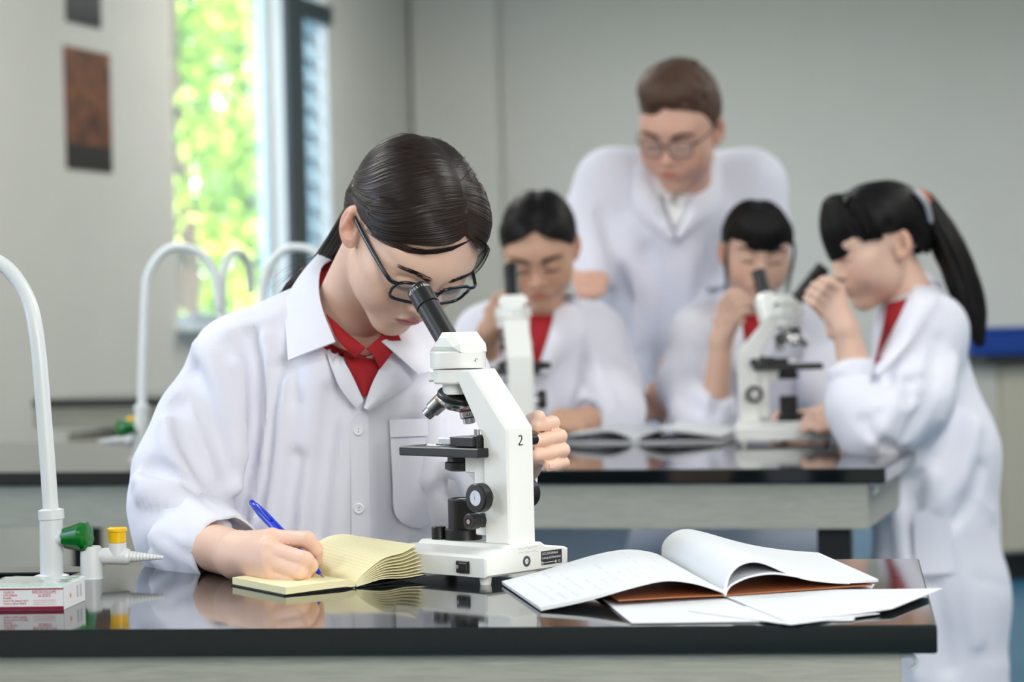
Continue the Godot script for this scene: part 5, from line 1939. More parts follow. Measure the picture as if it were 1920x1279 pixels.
func tree(label: String, base: Vector3, height: float, radius: float, count: int, sd: int, m: Material, tall := 1.0) -> void:
	var o := thing("garden_tree", label, "tree", base, 0.0, "")
	rng.seed = sd
	part("trunk", tube([Vector3.ZERO, Vector3(0.05, height * 0.3, 0), Vector3(-0.04, height * 0.62, 0.05), Vector3(0, height * 0.9, 0)], [0.13, 0.1, 0.06, 0.02], 10).mesh(), M.bark, o)
	var mm := MultiMesh.new()
	mm.transform_format = MultiMesh.TRANSFORM_3D
	mm.use_colors = true
	mm.mesh = leaf_mesh()
	mm.instance_count = count
	var clumps := []
	for i in 46:
		var y := rng.randf_range(0.06, 1.0)
		var r := radius * (1.0 - 0.45 * y) * sqrt(rng.randf())
		var a := rng.randf() * TAU
		clumps.append([Vector3(cos(a) * r, y * height, sin(a) * r), radius * rng.randf_range(0.22, 0.5), rng.randf()])
	for i in count:
		var c: Array = clumps[rng.randi() % clumps.size()]
		var d: Vector3 = Vector3(rng.randfn(), rng.randfn() * tall, rng.randfn()).normalized() * c[1] * pow(rng.randf(), 0.4)
		var b := Basis.from_euler(Vector3(rng.randf_range(-0.8, 0.8), rng.randf() * TAU, rng.randf_range(-0.8, 0.8))).scaled(Vector3.ONE * rng.randf_range(0.7, 1.5))
		mm.set_instance_transform(i, Transform3D(b, c[0] + d))
		var t: float = 0.6 * c[2] + 0.4 * rng.randf()
		mm.set_instance_color(i, Color(lerpf(0.28, 0.66, t), lerpf(0.48, 0.74, t), lerpf(0.05, 0.14, t)))
	var f := MultiMeshInstance3D.new()
	f.name = "foliage"
	f.multimesh = mm
	f.material_override = m
	f.set_meta("kind", "stuff")
	o.add_child(f)

func garden() -> void:
	var g := struct("ground", box(at(420, 600, 30.0) * Vector3(1, 0, 1) + Vector3(-16, -0.3, 0), Vector3(40, 0.1, 60), 0.0).mesh(), M.lawn)
	for q in [[345, 19.5, 5.5, 1.15, 2600, 4, "bright yellow green leafy tree seen through the window beside the wall"], [462, 20.5, 6.0, 1.0, 2600, 8, "tall dense green tree seen in the middle of the window"], [545, 24.0, 6.5, 1.4, 2200, 15, "pale green tree standing beyond the louvred window"], [400, 26.0, 6.0, 1.6, 2200, 23, "light green tree standing behind the two nearer trees"]]:
		var p := at(q[0], 600, q[1])
		tree(q[6], Vector3(p.x, -0.25, p.z), q[2], q[3], q[4], q[5], M.leaf)

const PANEL := 5.6
const SOFT := 4.7

func setup() -> void:
	# camera
	cam = Camera3D.new()
	cam.name = "camera"
	add_child(cam)
	cam_t = Transform3D(Basis(Vector3.RIGHT, deg_to_rad(-0.93)) * Basis(Vector3.BACK, deg_to_rad(-1.4)), Vector3(0, CAM_Y, 0))
	cam.transform = cam_t
	var at_ := CameraAttributesPhysical.new()
	at_.frustum_focal_length = FPX * 24.0 / 1279.0
	at_.frustum_focus_distance = 2.72
	at_.exposure_aperture = 5.0
	at_.frustum_near = 0.05
	at_.frustum_far = 200.0
	cam.attributes = at_
	cam.current = true
	# sky and exposure
	var we := WorldEnvironment.new()
	we.name = "world_environment"
	var e := Environment.new()
	var sky := Sky.new()
	var sm := ProceduralSkyMaterial.new()
	sm.sky_top_color = Color(0.55, 0.68, 0.88)
	sm.sky_horizon_color = Color(0.93, 0.95, 0.97)
	sm.ground_bottom_color = Color(0.3, 0.33, 0.28)
	sm.ground_horizon_color = Color(0.75, 0.78, 0.75)
	sm.sky_energy_multiplier = 3.0
	sky.sky_material = sm
	e.background_mode = Environment.BG_SKY
	e.sky = sky
	e.tonemap_mode = Environment.TONE_MAPPER_LINEAR
	e.tonemap_exposure = 1.07
	e.sdfgi_enabled = true
	e.ssao_enabled = true
	e.ssil_enabled = true
	we.environment = e
	add_child(we)
	# sun, high on the window side
	var sun := DirectionalLight3D.new()
	sun.name = "sun"
	sun.light_energy = 7.0
	sun.light_color = Color(1.0, 0.95, 0.84)
	sun.light_angular_distance = 0.6
	sun.shadow_enabled = true
	add_child(sun)
	sun.look_at_from_position(Vector3(3.5, 9.0, -9.0), Vector3(0, 0, -20.0))

# the photographer's soft light, behind the camera
func softbox() -> void:
	var p := Vector3(1.35, 1.75, 0.35)
	var o := thing("studio_softbox", "square white softbox on a black stand facing the writing girl", "studio light", Vector3(p.x, 0, p.z))
	var to := (at(700, 800, 3.0) - p).normalized()
	var b := Basis.looking_at(to, Vector3.UP)
	var c := Vector3(0, p.y, 0)
	part("stand", tube([Vector3(0, 0.35, 0), c - to * 0.28], 0.014, 10).mesh(), M.black_metal, o)
	for i in 3:
		var a := TAU * i / 3.0
		part("leg", tube([Vector3(0, 0.4, 0), Vector3(cos(a) * 0.42, 0.012, sin(a) * 0.42)], 0.011, 8).mesh(), M.black_metal, o)
	var hood := Shape.new()
	var q := [Vector3(-0.77, -0.77, 0), Vector3(0.77, -0.77, 0), Vector3(0.77, 0.77, 0), Vector3(-0.77, 0.77, 0)]
	for i in 4:
		var u: Vector3 = q[i]
		var w: Vector3 = q[(i + 1) % 4]
		hood.face([c + b * u, c + b * w, c + b * (w * 0.15 + Vector3(0, 0, 0.4)), c + b * (u * 0.15 + Vector3(0, 0, 0.4))])
	part("hood", hood.mesh(), M.black_metal, o)
	part("diffuser", box(c, Vector3(1.5, 1.5, 0.004), 0.001, b).mesh(), M.glow_soft, o)
	var l := AreaLight3D.new()
	l.name = "softbox_light"
	l.area_size = Vector2(1.5, 1.5)
	l.light_energy = SOFT
	l.light_color = Color(1.0, 0.99, 0.985)
	l.shadow_enabled = true
	l.area_range = 30.0
	o.add_child(l)
	l.transform = Transform3D(b, c + to * 0.01)

func make_materials() -> void:
	M.bench_top = mat(Color(0.05, 0.075, 0.08), 0.07, 0.0, 0.6)
	M.bench_top.roughness_texture = noise_tex(0.05, 4, [Color(0.7, 0.7, 0.7), Color(1, 1, 1)], 512)
	tri(M.bench_top, 2.0, false)
	M.laminate = mat(Color.WHITE, 0.45)
	var wg := noise_tex(0.012, 4, [Color(0.56, 0.565, 0.52), Color(0.65, 0.65, 0.6), Color(0.6, 0.605, 0.555), Color(0.69, 0.69, 0.64)], 512, false, 1.0, FastNoiseLite.TYPE_SIMPLEX_SMOOTH, 8)
	M.laminate.albedo_texture = wg
	tri(M.laminate, 1.0, false)
	M.laminate.uv1_scale = Vector3(0.9, 14.0, 0.9)
	M.white_plastic = mat(Color(0.87, 0.89, 0.89), 0.32)
	M.white_gloss = mat(Color(0.9, 0.91, 0.92), 0.25)
	M.enamel = mat(Color(0.92, 0.925, 0.9), 0.3)
	M.enamel.clearcoat_enabled = true
	M.enamel.clearcoat = 0.3
	M.enamel.clearcoat_roughness = 0.2
	M.black_paint = mat(Color(0.085, 0.085, 0.085), 0.38)
	M.black_metal = mat(Color(0.06, 0.065, 0.07), 0.45)
	M.grey_plastic = mat(Color(0.3, 0.31, 0.32), 0.5)
	M.plate_grey = mat(Color(0.2, 0.2, 0.21), 0.5)
	M.steel = mat(Color(0.75, 0.75, 0.75), 0.22, 1.0)
	M.brass = mat(Color(0.8, 0.62, 0.36), 0.3, 1.0)
	M.red_band = mat(Color(0.5, 0.12, 0.12), 0.4)
	M.print_white = mat(Color(0.88, 0.88, 0.88), 0.6)
	M.print_black = mat(Color(0.07, 0.07, 0.08), 0.6)
	M.print_red = mat(Color(0.78, 0.3, 0.42), 0.6)
	M.print_grey = mat(Color(0.55, 0.5, 0.52), 0.6)
	M.pencil = mat(Color(0.6, 0.6, 0.62), 0.8)
	M.pencil_red = mat(Color(0.72, 0.58, 0.6), 0.8)
	M.green_plastic = mat(Color(0.0, 0.42, 0.12), 0.22)
	M.yellow_plastic = mat(Color(0.96, 0.76, 0.02), 0.3)
	M.clear_glass = mat(Color(0.9, 0.96, 0.94, 0.25), 0.03)
	M.clear_glass.transparency = BaseMaterial3D.TRANSPARENCY_ALPHA
	M.lens_white = mat(Color(0.85, 0.87, 0.9, 0.4), 0.1)
	M.lens_white.transparency = BaseMaterial3D.TRANSPARENCY_ALPHA
	M.wall = mat(Color.WHITE, 0.75)
	M.wall.albedo_texture = noise_tex(0.02, 4, [Color(0.80, 0.793, 0.752), Color(0.815, 0.808, 0.767)], 256)
	tri(M.wall, 0.4)
	M.ceiling = mat(Color(0.9, 0.9, 0.89), 0.8)
	M.floor = mat(Color.WHITE, 0.35)
	M.floor.albedo_texture = noise_tex(0.03, 4, [Color(0.16, 0.36, 0.46), Color(0.2, 0.41, 0.52)], 256)
	tri(M.floor, 0.8)
	M.frame_dark = mat(Color(0.17, 0.21, 0.22), 0.45)
	M.frame_light = mat(Color(0.72, 0.78, 0.8), 0.45)
	M.pane = mat(Color(0.9, 0.97, 0.96, 0.08), 0.02)
	M.pane.transparency = BaseMaterial3D.TRANSPARENCY_ALPHA
	M.louvre = mat(Color(0.75, 0.87, 0.9, 0.45), 0.2)
	M.louvre.transparency = BaseMaterial3D.TRANSPARENCY_ALPHA
	M.glow_panel = mat(Color(0.9, 0.9, 0.9), 0.5)
	M.glow_panel.emission_enabled = true
	M.glow_panel.emission = Color(1.0, 0.985, 0.96)
	M.glow_panel.emission_energy_multiplier = 1.5
	M.glow_soft = mat(Color(0.9, 0.9, 0.9), 0.6)
	M.glow_soft.emission_enabled = true
	M.glow_soft.emission = Color(1.0, 0.99, 0.985)
	M.glow_soft.emission_energy_multiplier = 1.5
	M.leaf = mat(Color.WHITE, 0.6)
	M.leaf.vertex_color_use_as_albedo = true
	M.leaf.backlight_enabled = true
	M.leaf.backlight = Color(0.75, 0.85, 0.35)
	M.bark = mat(Color(0.25, 0.2, 0.15), 0.9)
	M.lawn = mat(Color(0.35, 0.45, 0.2), 0.9)
	M.paper = mat(Color(0.87, 0.88, 0.89), 0.65)
	M.paper_yellow = mat(Color(0.93, 0.9, 0.72), 0.7)
	M.cover_black = mat(Color(0.06, 0.06, 0.07), 0.4)
	M.cover_orange = mat(Color(0.66, 0.39, 0.22), 0.5)
	M.pen_blue = mat(Color(0.02, 0.2, 0.78), 0.2)
	M.blue_tray = mat(Color(0.05, 0.25, 0.6), 0.4)
	M.cabinet = mat(Color(0.74, 0.72, 0.65), 0.5)
	M.skin = mat(Color.WHITE, 0.48, 0.0, 0.45)
	M.skin.vertex_color_use_as_albedo = true
	M.skin.subsurf_scatter_enabled = true
	M.skin.subsurf_scatter_strength = 0.12
	M.coat = mat(Color(0.893, 0.895, 0.935), 0.8)
	M.coat.normal_enabled = true
	M.coat.normal_texture = noise_tex(0.35, 2, [], 512, true, 3.0)
	M.coat.normal_scale = 0.12
	tri(M.coat, 4.0)
	M.coat.rim_enabled = true
	M.coat.rim = 0.15
	M.polo = mat(Color(0.62, 0.03, 0.09), 0.75)
	M.polo_button = mat(Color(0.66, 0.05, 0.12), 0.3)
	M.button = mat(Color(0.93, 0.93, 0.95), 0.3)
	M.hair_brown = mat(Color(0.15, 0.105, 0.085), 0.4, 0.0, 0.35)
	M.hair_brown.vertex_color_use_as_albedo = true
	M.hair_black = mat(Color(0.075, 0.065, 0.065), 0.47, 0.0, 0.3)
	M.hair_black.vertex_color_use_as_albedo = true
	M.hair_chestnut = mat(Color(0.3, 0.2, 0.14), 0.62)
	M.hair_chestnut.vertex_color_use_as_albedo = true
	M.frame_navy = mat(Color(0.04, 0.09, 0.13), 0.2)
	M.frame_thin = mat(Color(0.15, 0.13, 0.13), 0.3)
	M.dark_cloth = mat(Color(0.09, 0.11, 0.16), 0.85)
	M.grey_pale = mat(Color(0.6, 0.62, 0.64), 0.4)
	M.orange_cloth = mat(Color(0.75, 0.4, 0.25), 0.8)
	M.shirt_white = mat(Color(0.92, 0.92, 0.92), 0.8)
	M.nail = mat(Color(0.93, 0.76, 0.7), 0.25)
	M.crimson = mat(Color(0.5, 0.03, 0.22), 0.5)
	M.slide_glass = mat(Color(0.78, 0.88, 0.84), 0.12)
	M.film = mat(Color(0.95, 0.97, 0.97, 0.12), 0.08)
	M.film.transparency = BaseMaterial3D.TRANSPARENCY_ALPHA
	M.print_pale = mat(Color(0.72, 0.73, 0.74), 0.6)
	M.print_orange = mat(Color(0.85, 0.55, 0.3), 0.6)
	M.paper_print = mat(Color.WHITE, 0.65)
	M.paper_print.albedo_texture = print_texture(Color(0.87, 0.88, 0.89), Color(0.82, 0.83, 0.84), 0.5)
	M.paper_ruled = mat(Color.WHITE, 0.7)
	M.paper_ruled.albedo_texture = print_texture(Color(0.93, 0.9, 0.72), Color(0.85, 0.81, 0.67), 1.0)
	M.stool_seat = mat(Color(0.05, 0.1, 0.1), 0.4)

# faint lines of print or ruling on a page
func print_texture(paper: Color, ink: Color, full: float) -> ImageTexture:
	var im := Image.create(256, 256, false, Image.FORMAT_RGB8)
	im.fill(paper)
	rng.seed = 40
	for row in 22:
		var x := 24 + row * 10
		if full >= 1.0:
			im.fill_rect(Rect2i(x, 8, 1, 240), ink)
			continue
		var y := 20
		while y < 236:
			var w := rng.randi_range(6, 22)
			if rng.randf() < 0.8:
				im.fill_rect(Rect2i(x, y, 3, mini(w, 236 - y)), ink.lerp(paper, rng.randf() * 0.5))
			y += w + 4
			if rng.randf() < 0.04:
				break
	return ImageTexture.create_from_image(im)

func two_profile(s0: Vector3, s1: Vector3, out: Vector3, pf: Array, pb: Array, thick: float, n := 34, rows := 11) -> Shape:
	var a := curve(pf, n)
	var b := curve(pb, n)
	var pts := []
	for i in n:
		for j in rows:
			var v := j / float(rows - 1)
			var q: Vector2 = a[i].lerp(b[i], v)
			pts.append(s0.lerp(s1, v) + out * q.x + Vector3.UP * q.y)
	return sheet(pts, rows, thick)

func flat_sheet(px: Array, lift: float, thick: float, curl := 0.0, n := 10) -> Shape:
	var c := []
	for q in px:
		c.append(on_level(q[0], q[1], TOP))
	var pts := []
	for i in n:
		for j in n:
			var u := i / float(n - 1)
			var v := j / float(n - 1)
			var p: Vector3 = c[0].lerp(c[1], u).lerp(c[3].lerp(c[2], u), v)
			pts.append(p + Vector3.UP * (lift + curl * pow(v, 3.0)))
	return sheet(pts, n, thick)

func v2(l: Array) -> Array:
	var o := []
	for i in range(0, l.size(), 2):
		o.append(Vector2(l[i], l[i + 1]))
	return o

func front_bench_things() -> void:
	# hero bench
	var fr := on_level(1757, 1172, TOP)
	var fl := on_level(0, 1182, TOP)
	var br := on_level(1730, 1047, TOP)
	var e := (fr - fl).normalized()
	var yaw := atan2(-e.z, e.x)
	var depth := (br - fr).length()
	var hx := on_level(147, 1073, TOP)
	var inv := Transform3D(Basis(Vector3.UP, yaw), Vector3(fr.x, 0, fr.z)).affine_inverse()
	var hl := inv * hx
	var o := bench("lab_bench", "black topped lab bench with pale wood rail in front of the girl writing", fr, yaw, 2.4, depth, [-2.4, hl.x, hl.z + 0.2, hl.z], [-0.3, -2.3])
	var basin := Shape.new()
	add_box(basin, Vector3((-2.4 + hl.x) * 0.5, TOP - 0.2, hl.z + 0.1), Vector3(absf(hl.x + 2.4), 0.01, 0.2), 0.002)
	for q in [[hl.z - 0.004, 0.008], [hl.z + 0.204, 0.008]]:
		add_box(basin, Vector3((-2.4 + hl.x) * 0.5, TOP - 0.115, q[0]), Vector3(absf(hl.x + 2.4), 0.17, q[1]), 0.002)
	add_box(basin, Vector3(hl.x + 0.004, TOP - 0.115, hl.z + 0.1), Vector3(0.008, 0.17, 0.2), 0.002)
	part("sink_basin", basin.mesh(), M.black_metal, o)

	# microscope
	var m0 := on_level(911, 1100, TOP)
	microscope("white monocular microscope marked 2 on the bench by the writing girl", m0, Vector3(-0.72, 0, -0.69), "microscopes", -0.1)

	# taps at the left
	var tb := on_level(97, 1085, TOP)
	var zt := -(cam_t.affine_inverse() * tb).z
	gooseneck("white gooseneck tap with green handle on the front bench", tb, [at(96, 966, zt), at(84, 800, zt), at(70, 640, zt), at(52, 560, zt + 0.01), at(10, 500, zt + 0.02), at(-40, 484, zt + 0.03), at(-95, 500, zt + 0.04), at(-128, 560, zt + 0.05)], 0.93, (at(180, 1003, zt - 0.02) - at(97, 1010, zt)).normalized(), "gooseneck taps")
	var gb := on_level(172, 1085, TOP)
	var zg := -(cam_t.affine_inverse() * gb).z
	gas_tap("white gas tap with yellow handle and ribbed nozzle on the front bench", gb, (at(300, 1043, zg) - at(180, 1040, zg)).normalized(), 0.62, "gas taps")

	# box of slides
	var b0 := on_level(120, 1144, TOP)
	var b1 := on_level(166, 1123, TOP)
	var side := b1 - b0
	var sd := side.length() * 0.86
	side = side.normalized()
	var fx := Vector3(-side.z, 0, side.x)   # to the right
	if fx.x < 0:
		fx = -fx
	var bx := thing("slide_box", "small white carton of microscope slides with crimson stripes", "box", b0)
	var bb := Basis(fx, Vector3.UP, fx.cross(Vector3.UP))
	bx.basis = bb
	var hgt := 0.0245
	var wid := 0.088
	var tray := Shape.new()
	add_box(tray, Vector3(-wid * 0.5, hgt * 0.5, -0.0004), Vector3(wid, hgt, 0.0008), 0.0003)
	add_box(tray, Vector3(-wid * 0.5, hgt * 0.5, -sd), Vector3(wid, hgt + 0.004, 0.0008), 0.0003)
	add_box(tray, Vector3(-0.0004, hgt * 0.5 + 0.0005, -sd * 0.5), Vector3(0.0008, hgt, sd), 0.0003)
	add_box(tray, Vector3(-wid, hgt * 0.5, -sd * 0.5), Vector3(0.0008, hgt, sd), 0.0003)
	add_box(tray, Vector3(-wid * 0.5, 0.0004, -sd * 0.5), Vector3(wid, 0.0008, sd), 0.0003)
	part("carton", tray.mesh(), M.paper, bx)
	part("stripe", box(Vector3(-wid * 0.5, 0.0022, 0.0002), Vector3(wid, 0.0036, 0.0004), 0.0001).mesh(), M.crimson, bx)
	part("stripe", box(Vector3(-wid * 0.5, hgt - 0.0022, 0.0002), Vector3(wid, 0.0014, 0.0004), 0.0001).mesh(), M.crimson, bx)
	for i in 14:
		part("glass_slide", box(Vector3(-0.005 - i * 0.0058, hgt * 0.5 + 0.0008, -sd * 0.5), Vector3(0.0048, hgt - 0.0035 + 0.0008 * sin(i * 2.1), sd * 0.94), 0.0006).mesh(), M.slide_glass, bx)
	part("wrap_film", sheet(film_points(wid, sd, hgt), 8, 0.0003).mesh(), M.film, bx)
	var z := 0.0003
	small_text(bx, "MICROSCOPE", 0.003, Vector3(-0.0205, 0.0192, z), Vector3.RIGHT, Vector3.UP, M.print_red, 0.0255)
	small_text(bx, "SLIDES", 0.003, Vector3(-0.0205, 0.0154, z), Vector3.RIGHT, Vector3.UP, M.print_red, 0.0135)
	var small := ["72PCS", "CUT EDGES", "PLAIN", "25.4 X 76.2mm(1\"X3\")", "1mm-1.2mm THICK"]
	for i in small.size():
		var w: float = [0.0115, 0.0148, 0.0082, 0.0265, 0.0245][i]
		small_text(bx, small[i], 0.0024 if i == 0 else 0.0017, Vector3(-0.0645 + w * 0.5, 0.0188 - i * 0.0029, z), Vector3.RIGHT, Vector3.UP, M.print_red, w)
	for i in 3:
		part("printed_line", box(Vector3(-0.0205, 0.0107 - i * 0.0022, z), Vector3(0.024, 0.0003, 0.0001), 0.0).mesh(), M.print_red, bx)
	for i in 2:
		part("printed_bar", box(Vector3(0.0002, 0.0135, -0.052 - i * 0.012), Vector3(0.0003, 0.013, 0.006), 0.0001).mesh(), M.print_pale, bx)
	part("printed_mark", box(Vector3(0.0002, 0.0125, -0.025), Vector3(0.0003, 0.005, 0.004), 0.0001, Basis(Vector3.RIGHT, 0.5)).mesh(), M.print_orange, bx)

	# small notebook under the pen
	var n0 := on_level(668, 1103, TOP)
	var nl := on_level(536, 1118, TOP)
	var nd := on_level(436, 1098, TOP) - nl
	var n1 := n0 + nd
	var nout := (n0 - nl).normalized()
	var nw := (n0 - nl).length()
	var nb := thing("notebook", "small open notebook of cream ruled pages under the writing hand", "notebook", n0)
	var z0 := Vector3.ZERO
	var cov := Shape.new()
	cov.add(two_profile(z0, nd, nout, v2([-nw - 0.002, 0.001, -nw * 0.5, 0.001, 0, 0.0012, nw * 0.5, 0.002, nw + 0.003, 0.006]), v2([-nw - 0.002, 0.001, -nw * 0.5, 0.001, 0, 0.0012, nw * 0.5, 0.002, nw + 0.003, 0.005]), 0.0014))
	part("cover", cov.mesh(), M.cover_black, nb)
	part("page_block", two_profile(z0, nd, -nout, v2([0.001, 0.003, 0.01, 0.006, 0.03, 0.0065, nw, 0.0055]), v2([0.001, 0.003, 0.01, 0.006, 0.03, 0.0065, nw, 0.0055]), 0.0075).mesh(), M.paper_yellow, nb)
	for i in 9:
		var k := i / 8.0
		var tip_h := lerpf(0.007, 0.041, pow(k, 1.15))
		var tip_x := nw * lerpf(1.04, 0.9, k)
		var lift := lerpf(0.002, 0.0065, k)
		var pf := v2([0.0, lift, nw * 0.12, lift + tip_h * 0.22, nw * 0.4, lift * 0.7 + tip_h * 0.55 + 0.002, nw * 0.7, tip_h * 0.82, tip_x, tip_h])
		var pb := v2([0.0, lift, nw * (0.1 - 0.08 * k), lift + tip_h * 0.42, nw * 0.32, lift + tip_h * 0.85, nw * 0.62, tip_h * 1.06 + 0.002, tip_x, tip_h * 1.0])
		part("page", two_profile(z0, nd, nout, pf, pb, 0.0011 if i < 8 else 0.0005).mesh(), M.paper_ruled if i == 8 else M.paper_yellow, nb)

	# text book, its cover and the loose sheets under it
	var s0 := on_level(1359, 1126, TOP)
	var fl2 := on_level(1014, 1148, TOP)
	var bl2 := on_level(941, 1098, TOP)
	var d := bl2 - fl2
	var bo := (s0 - fl2).normalized()
	var bw := (s0 - fl2).length()
	var sh := thing("paper_sheet", "flat white sheet lying under the front edge of the text book", "paper", on_level(1400, 1140, TOP), 0.0, "loose sheets under the text book")
	var oi := -sh.position
	part("leaf", flat_sheet([[1130, 1127], [1184, 1171], [1600, 1166], [1640, 1098]], 0.0012, 0.0008).mesh(), M.paper_print, sh).position = oi
	sh = thing("paper_sheet", "white sheet with a pointed corner reaching past the text book", "paper", on_level(1600, 1140, TOP), 0.0, "loose sheets under the text book")
	oi = -sh.position
	part("leaf", flat_sheet([[1330, 1112], [1470, 1170], [1672, 1152], [1768, 1113]], 0.0032, 0.0008, 0.002).mesh(), M.paper_print, sh).position = oi
	sh = thing("paper_sheet", "white sheet folded over near the bench edge beneath another sheet", "paper", on_level(1560, 1165, TOP), 0.0, "loose sheets under the text book")
	oi = -sh.position
	part("leaf", flat_sheet([[1290, 1150], [1482, 1176], [1650, 1155], [1560, 1130]], 0.0022, 0.0006).mesh(), M.paper, sh).position = oi
	var bk := thing("text_book", "large open text book with one curled white page on the bench", "book", s0)
	part("cover", two_profile(Vector3.ZERO, d, bo, v2([-0.115, 0.0065, -0.05, 0.0062, 0, 0.0052, 0.08, 0.0058, 0.165, 0.0062]), v2([-0.115, 0.0055, -0.05, 0.0055, 0, 0.0055, 0.08, 0.006, 0.165, 0.0068]), 0.0012).mesh(), M.cover_orange, bk)
	part("page_block", two_profile(Vector3.ZERO, d, -bo, v2([0.0, 0.0085, 0.012, 0.0135, 0.035, 0.021, 0.065, 0.025, 0.1, 0.02, 0.15, 0.0095, bw, 0.003]), v2([0.0, 0.0085, 0.006, 0.018, 0.025, 0.026, 0.055, 0.03, 0.095, 0.025, 0.15, 0.012, bw, 0.003]), 0.0035).mesh(), M.paper_print, bk)
	part("page", two_profile(Vector3.ZERO, d, bo, v2([0.001, 0.006, 0.004, 0.012, 0.012, 0.0175, 0.03, 0.023, 0.055, 0.0245, 0.085, 0.019, 0.115, 0.0125, 0.14, 0.0098]), v2([0.001, 0.006, 0.004, 0.014, 0.012, 0.021, 0.03, 0.027, 0.055, 0.029, 0.085, 0.023, 0.115, 0.016, 0.15, 0.012]), 0.002).mesh(), M.paper, bk)
	part("curled_page", two_profile(Vector3.ZERO, d, bo, v2([0, 0.004, 0.0012, 0.013, 0.006, 0.026, 0.017, 0.0355, 0.032, 0.0385, 0.047, 0.035, 0.07, 0.0245, 0.094, 0.0165, 0.13, 0.0115, 0.172, 0.0105]), v2([0, 0.006, -0.008, 0.02, -0.0075, 0.035, 0.004, 0.046, 0.02, 0.0495, 0.042, 0.0445, 0.075, 0.034, 0.105, 0.026, 0.14, 0.0195, 0.18, 0.0145]), 0.0028, 44, 13).mesh(), M.paper, bk)

func film_points(wid: float, sd: float, hgt: float) -> Array:
	var pts := []
	rng.seed = 31
	for i in 9:
		for j in 8:
			pts.append(Vector3(-0.003 - (wid - 0.006) * i / 8.0, hgt + 0.0012 + rng.randf_range(0.0, 0.0022), -0.004 - (sd - 0.008) * j / 7.0))
	return pts

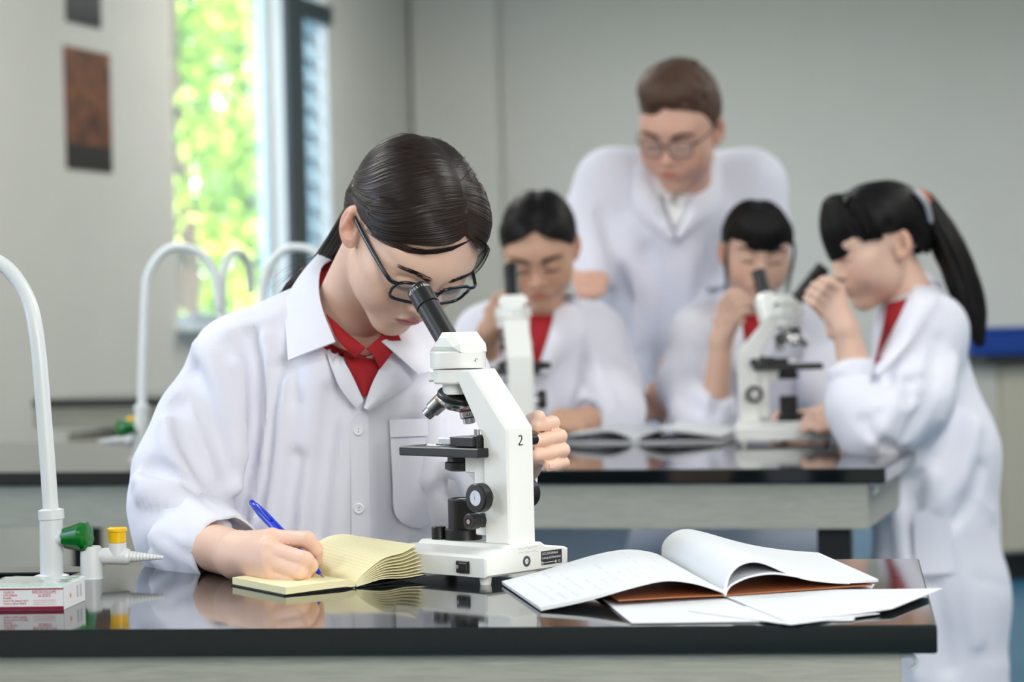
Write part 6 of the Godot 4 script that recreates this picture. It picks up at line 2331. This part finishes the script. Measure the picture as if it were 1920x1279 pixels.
func back_bench_things() -> void:
	var c := on_level(1660, 878, TOP)
	var l := on_level(0, 886, TOP)
	var e := (c - l).normalized()
	var yaw := atan2(-e.z, e.x)
	bench("lab_bench", "black topped lab bench where the teacher and pupils work", c, yaw, 4.2, 1.0, [], [-0.1, -2.0, -4.0])
	var c3 := on_level(60, 749, TOP)
	bench("lab_bench", "far black topped lab bench below the posters", c3 + e * 2.1, yaw, 2.1, 0.62, [], [-0.12])
	var cab := thing("bench_cupboard", "pale grey cupboard under the far bench", "cupboard", Vector3(c3.x, 0, c3.z) + e * 0.05, yaw)
	part("body", box(Vector3(0.87, 0.32, -0.34), Vector3(1.66, 0.62, 0.5), 0.004).mesh(), M.cabinet, cab)
	for i in 2:
		part("door", box(Vector3(0.46 + i * 0.8, 0.33, -0.083), Vector3(0.78, 0.56, 0.014), 0.003).mesh(), M.cabinet, cab)
	# taps on the middle bench and behind
	var g := "gooseneck taps"
	var b := on_level(262, 862, TOP)
	var z := -(cam_t.affine_inverse() * b).z
	gooseneck("blurred white gooseneck tap with green handle standing on the middle bench", b, [at(266, 766, z), at(269, 660, z), at(273, 560, z), at(280, 510, z), at(310, 470, z), at(345, 464, z), at(380, 478, z), at(404, 520, z), at(411, 585, z)], 1.0, (at(225, 786, z - 0.03) - at(266, 786, z)).normalized(), g)
	var b2 := on_level(246, 868, TOP)
	var z2 := -(cam_t.affine_inverse() * b2).z
	gas_tap("blurred white gas tap with yellow handle on the middle bench", on_level(268, 862, TOP) + Vector3(0.02, 0, -0.06), Vector3(-0.95, 0, 0.3).normalized(), 0.9, "gas taps")
	var b3 := on_level(425, 835, TOP)
	var z3 := -(cam_t.affine_inverse() * b3).z
	gooseneck("slim white gooseneck tap turned edge on behind the girl's shoulder", b3, [at(421, 756, z3), at(418, 650, z3), at(416, 560, z3), at(420, 500, z3), at(436, 474, z3 + 0.03), at(455, 478, z3 + 0.06), at(466, 500, z3 + 0.09), at(470, 548, z3 + 0.12)], 0.95, Vector3(-1, 0, 0), g, false)
	var b4 := on_level(490, 860, TOP)
	var z4 := -(cam_t.affine_inverse() * b4).z
	gooseneck("white gooseneck tap mostly hidden behind the girl's ponytail", b4, [at(489, 766, z4), at(490, 660, z4), at(492, 560, z4), at(500, 510, z4), at(525, 474, z4), at(556, 464, z4), at(590, 474, z4), at(615, 510, z4), at(622, 575, z4)], 1.0, Vector3(-1, 0, 0), g, false)
	# side cupboards at the right
	var q := on_level(1846, 668, 0.83)
	var ct := thing("side_cupboard", "pale cupboard with dark top and dark plinth by the right wall", "cupboard", Vector3(q.x, 0, q.z), TURN)
	part("worktop", box(Vector3(1.5, 0.815, -0.3), Vector3(3.0, 0.03, 0.64), 0.003).mesh(), M.bench_top, ct)
	part("body", box(Vector3(1.52, 0.45, -0.32), Vector3(2.9, 0.7, 0.54), 0.003).mesh(), M.cabinet, ct)
	part("plinth", box(Vector3(1.52, 0.05, -0.34), Vector3(2.9, 0.1, 0.5), 0.003).mesh(), M.black_metal, ct)
	for i in 6:
		var dr := part("door", box(Vector3(0.32 + i * 0.48, 0.45, -0.042), Vector3(0.47, 0.68, 0.016), 0.003).mesh(), M.cabinet, ct)
		part("handle", box(Vector3(0.5 + i * 0.48, 0.62, -0.026), Vector3(0.012, 0.1, 0.012), 0.003).mesh(), M.steel, dr)
	var tr := thing("storage_tray", "bright blue plastic storage tray on the side cupboard", "tray", Vector3(q.x, 0.83, q.z) + Basis(Vector3.UP, TURN) * Vector3(0.22, 0, -0.3), TURN)
	var tb := Shape.new()
	add_box(tb, Vector3(0, 0.004, 0), Vector3(0.4, 0.008, 0.3), 0.003)
	for s in [-1.0, 1.0]:
		add_box(tb, Vector3(s * 0.2, 0.045, 0), Vector3(0.008, 0.09, 0.3), 0.003)
		add_box(tb, Vector3(0, 0.045, s * 0.15), Vector3(0.4, 0.09, 0.008), 0.003)
	part("tray_body", tb.mesh(), M.blue_tray, tr)
	part("rim", tube([Vector3(-0.205, 0.09, 0.155), Vector3(0.205, 0.09, 0.155), Vector3(0.205, 0.09, -0.155), Vector3(-0.205, 0.09, -0.155), Vector3(-0.205, 0.09, 0.155)], 0.007, 8).mesh(), M.blue_tray, tr)
	# open book between the pupils
	var k0 := on_level(1190, 832, TOP)
	var kd := e.cross(Vector3.UP).normalized()
	if kd.z > 0:
		kd = -kd
	var bk := thing("open_book", "open white book lying between the two pupils on the middle bench", "book", k0)
	for sgn in [-1.0, 1.0]:
		part("page_block", two_profile(Vector3.ZERO, kd * 0.26, e * sgn, v2([0, 0.006, 0.02, 0.02, 0.06, 0.03, 0.12, 0.024, 0.19, 0.014]), v2([0, 0.006, 0.02, 0.02, 0.06, 0.032, 0.12, 0.026, 0.19, 0.014]), 0.006).mesh(), M.paper, bk)
	part("cover", two_profile(Vector3.ZERO, kd * 0.26, e, v2([-0.2, 0.003, -0.1, 0.003, 0, 0.002, 0.1, 0.003, 0.2, 0.003]), v2([-0.2, 0.003, -0.1, 0.003, 0, 0.002, 0.1, 0.003, 0.2, 0.003]), 0.003).mesh(), M.paper, bk)

func _ready() -> void:
	setup()
	make_materials()
	make_room()
	ceiling_panels()
	softbox()
	front_bench_things()
	back_bench_things()
	garden()
	hero()
	zmul = 1.07
	pupil_left()
	pupil_middle()
	teacher()
	zmul = 1.0
	pupil_right()
	back_microscopes()
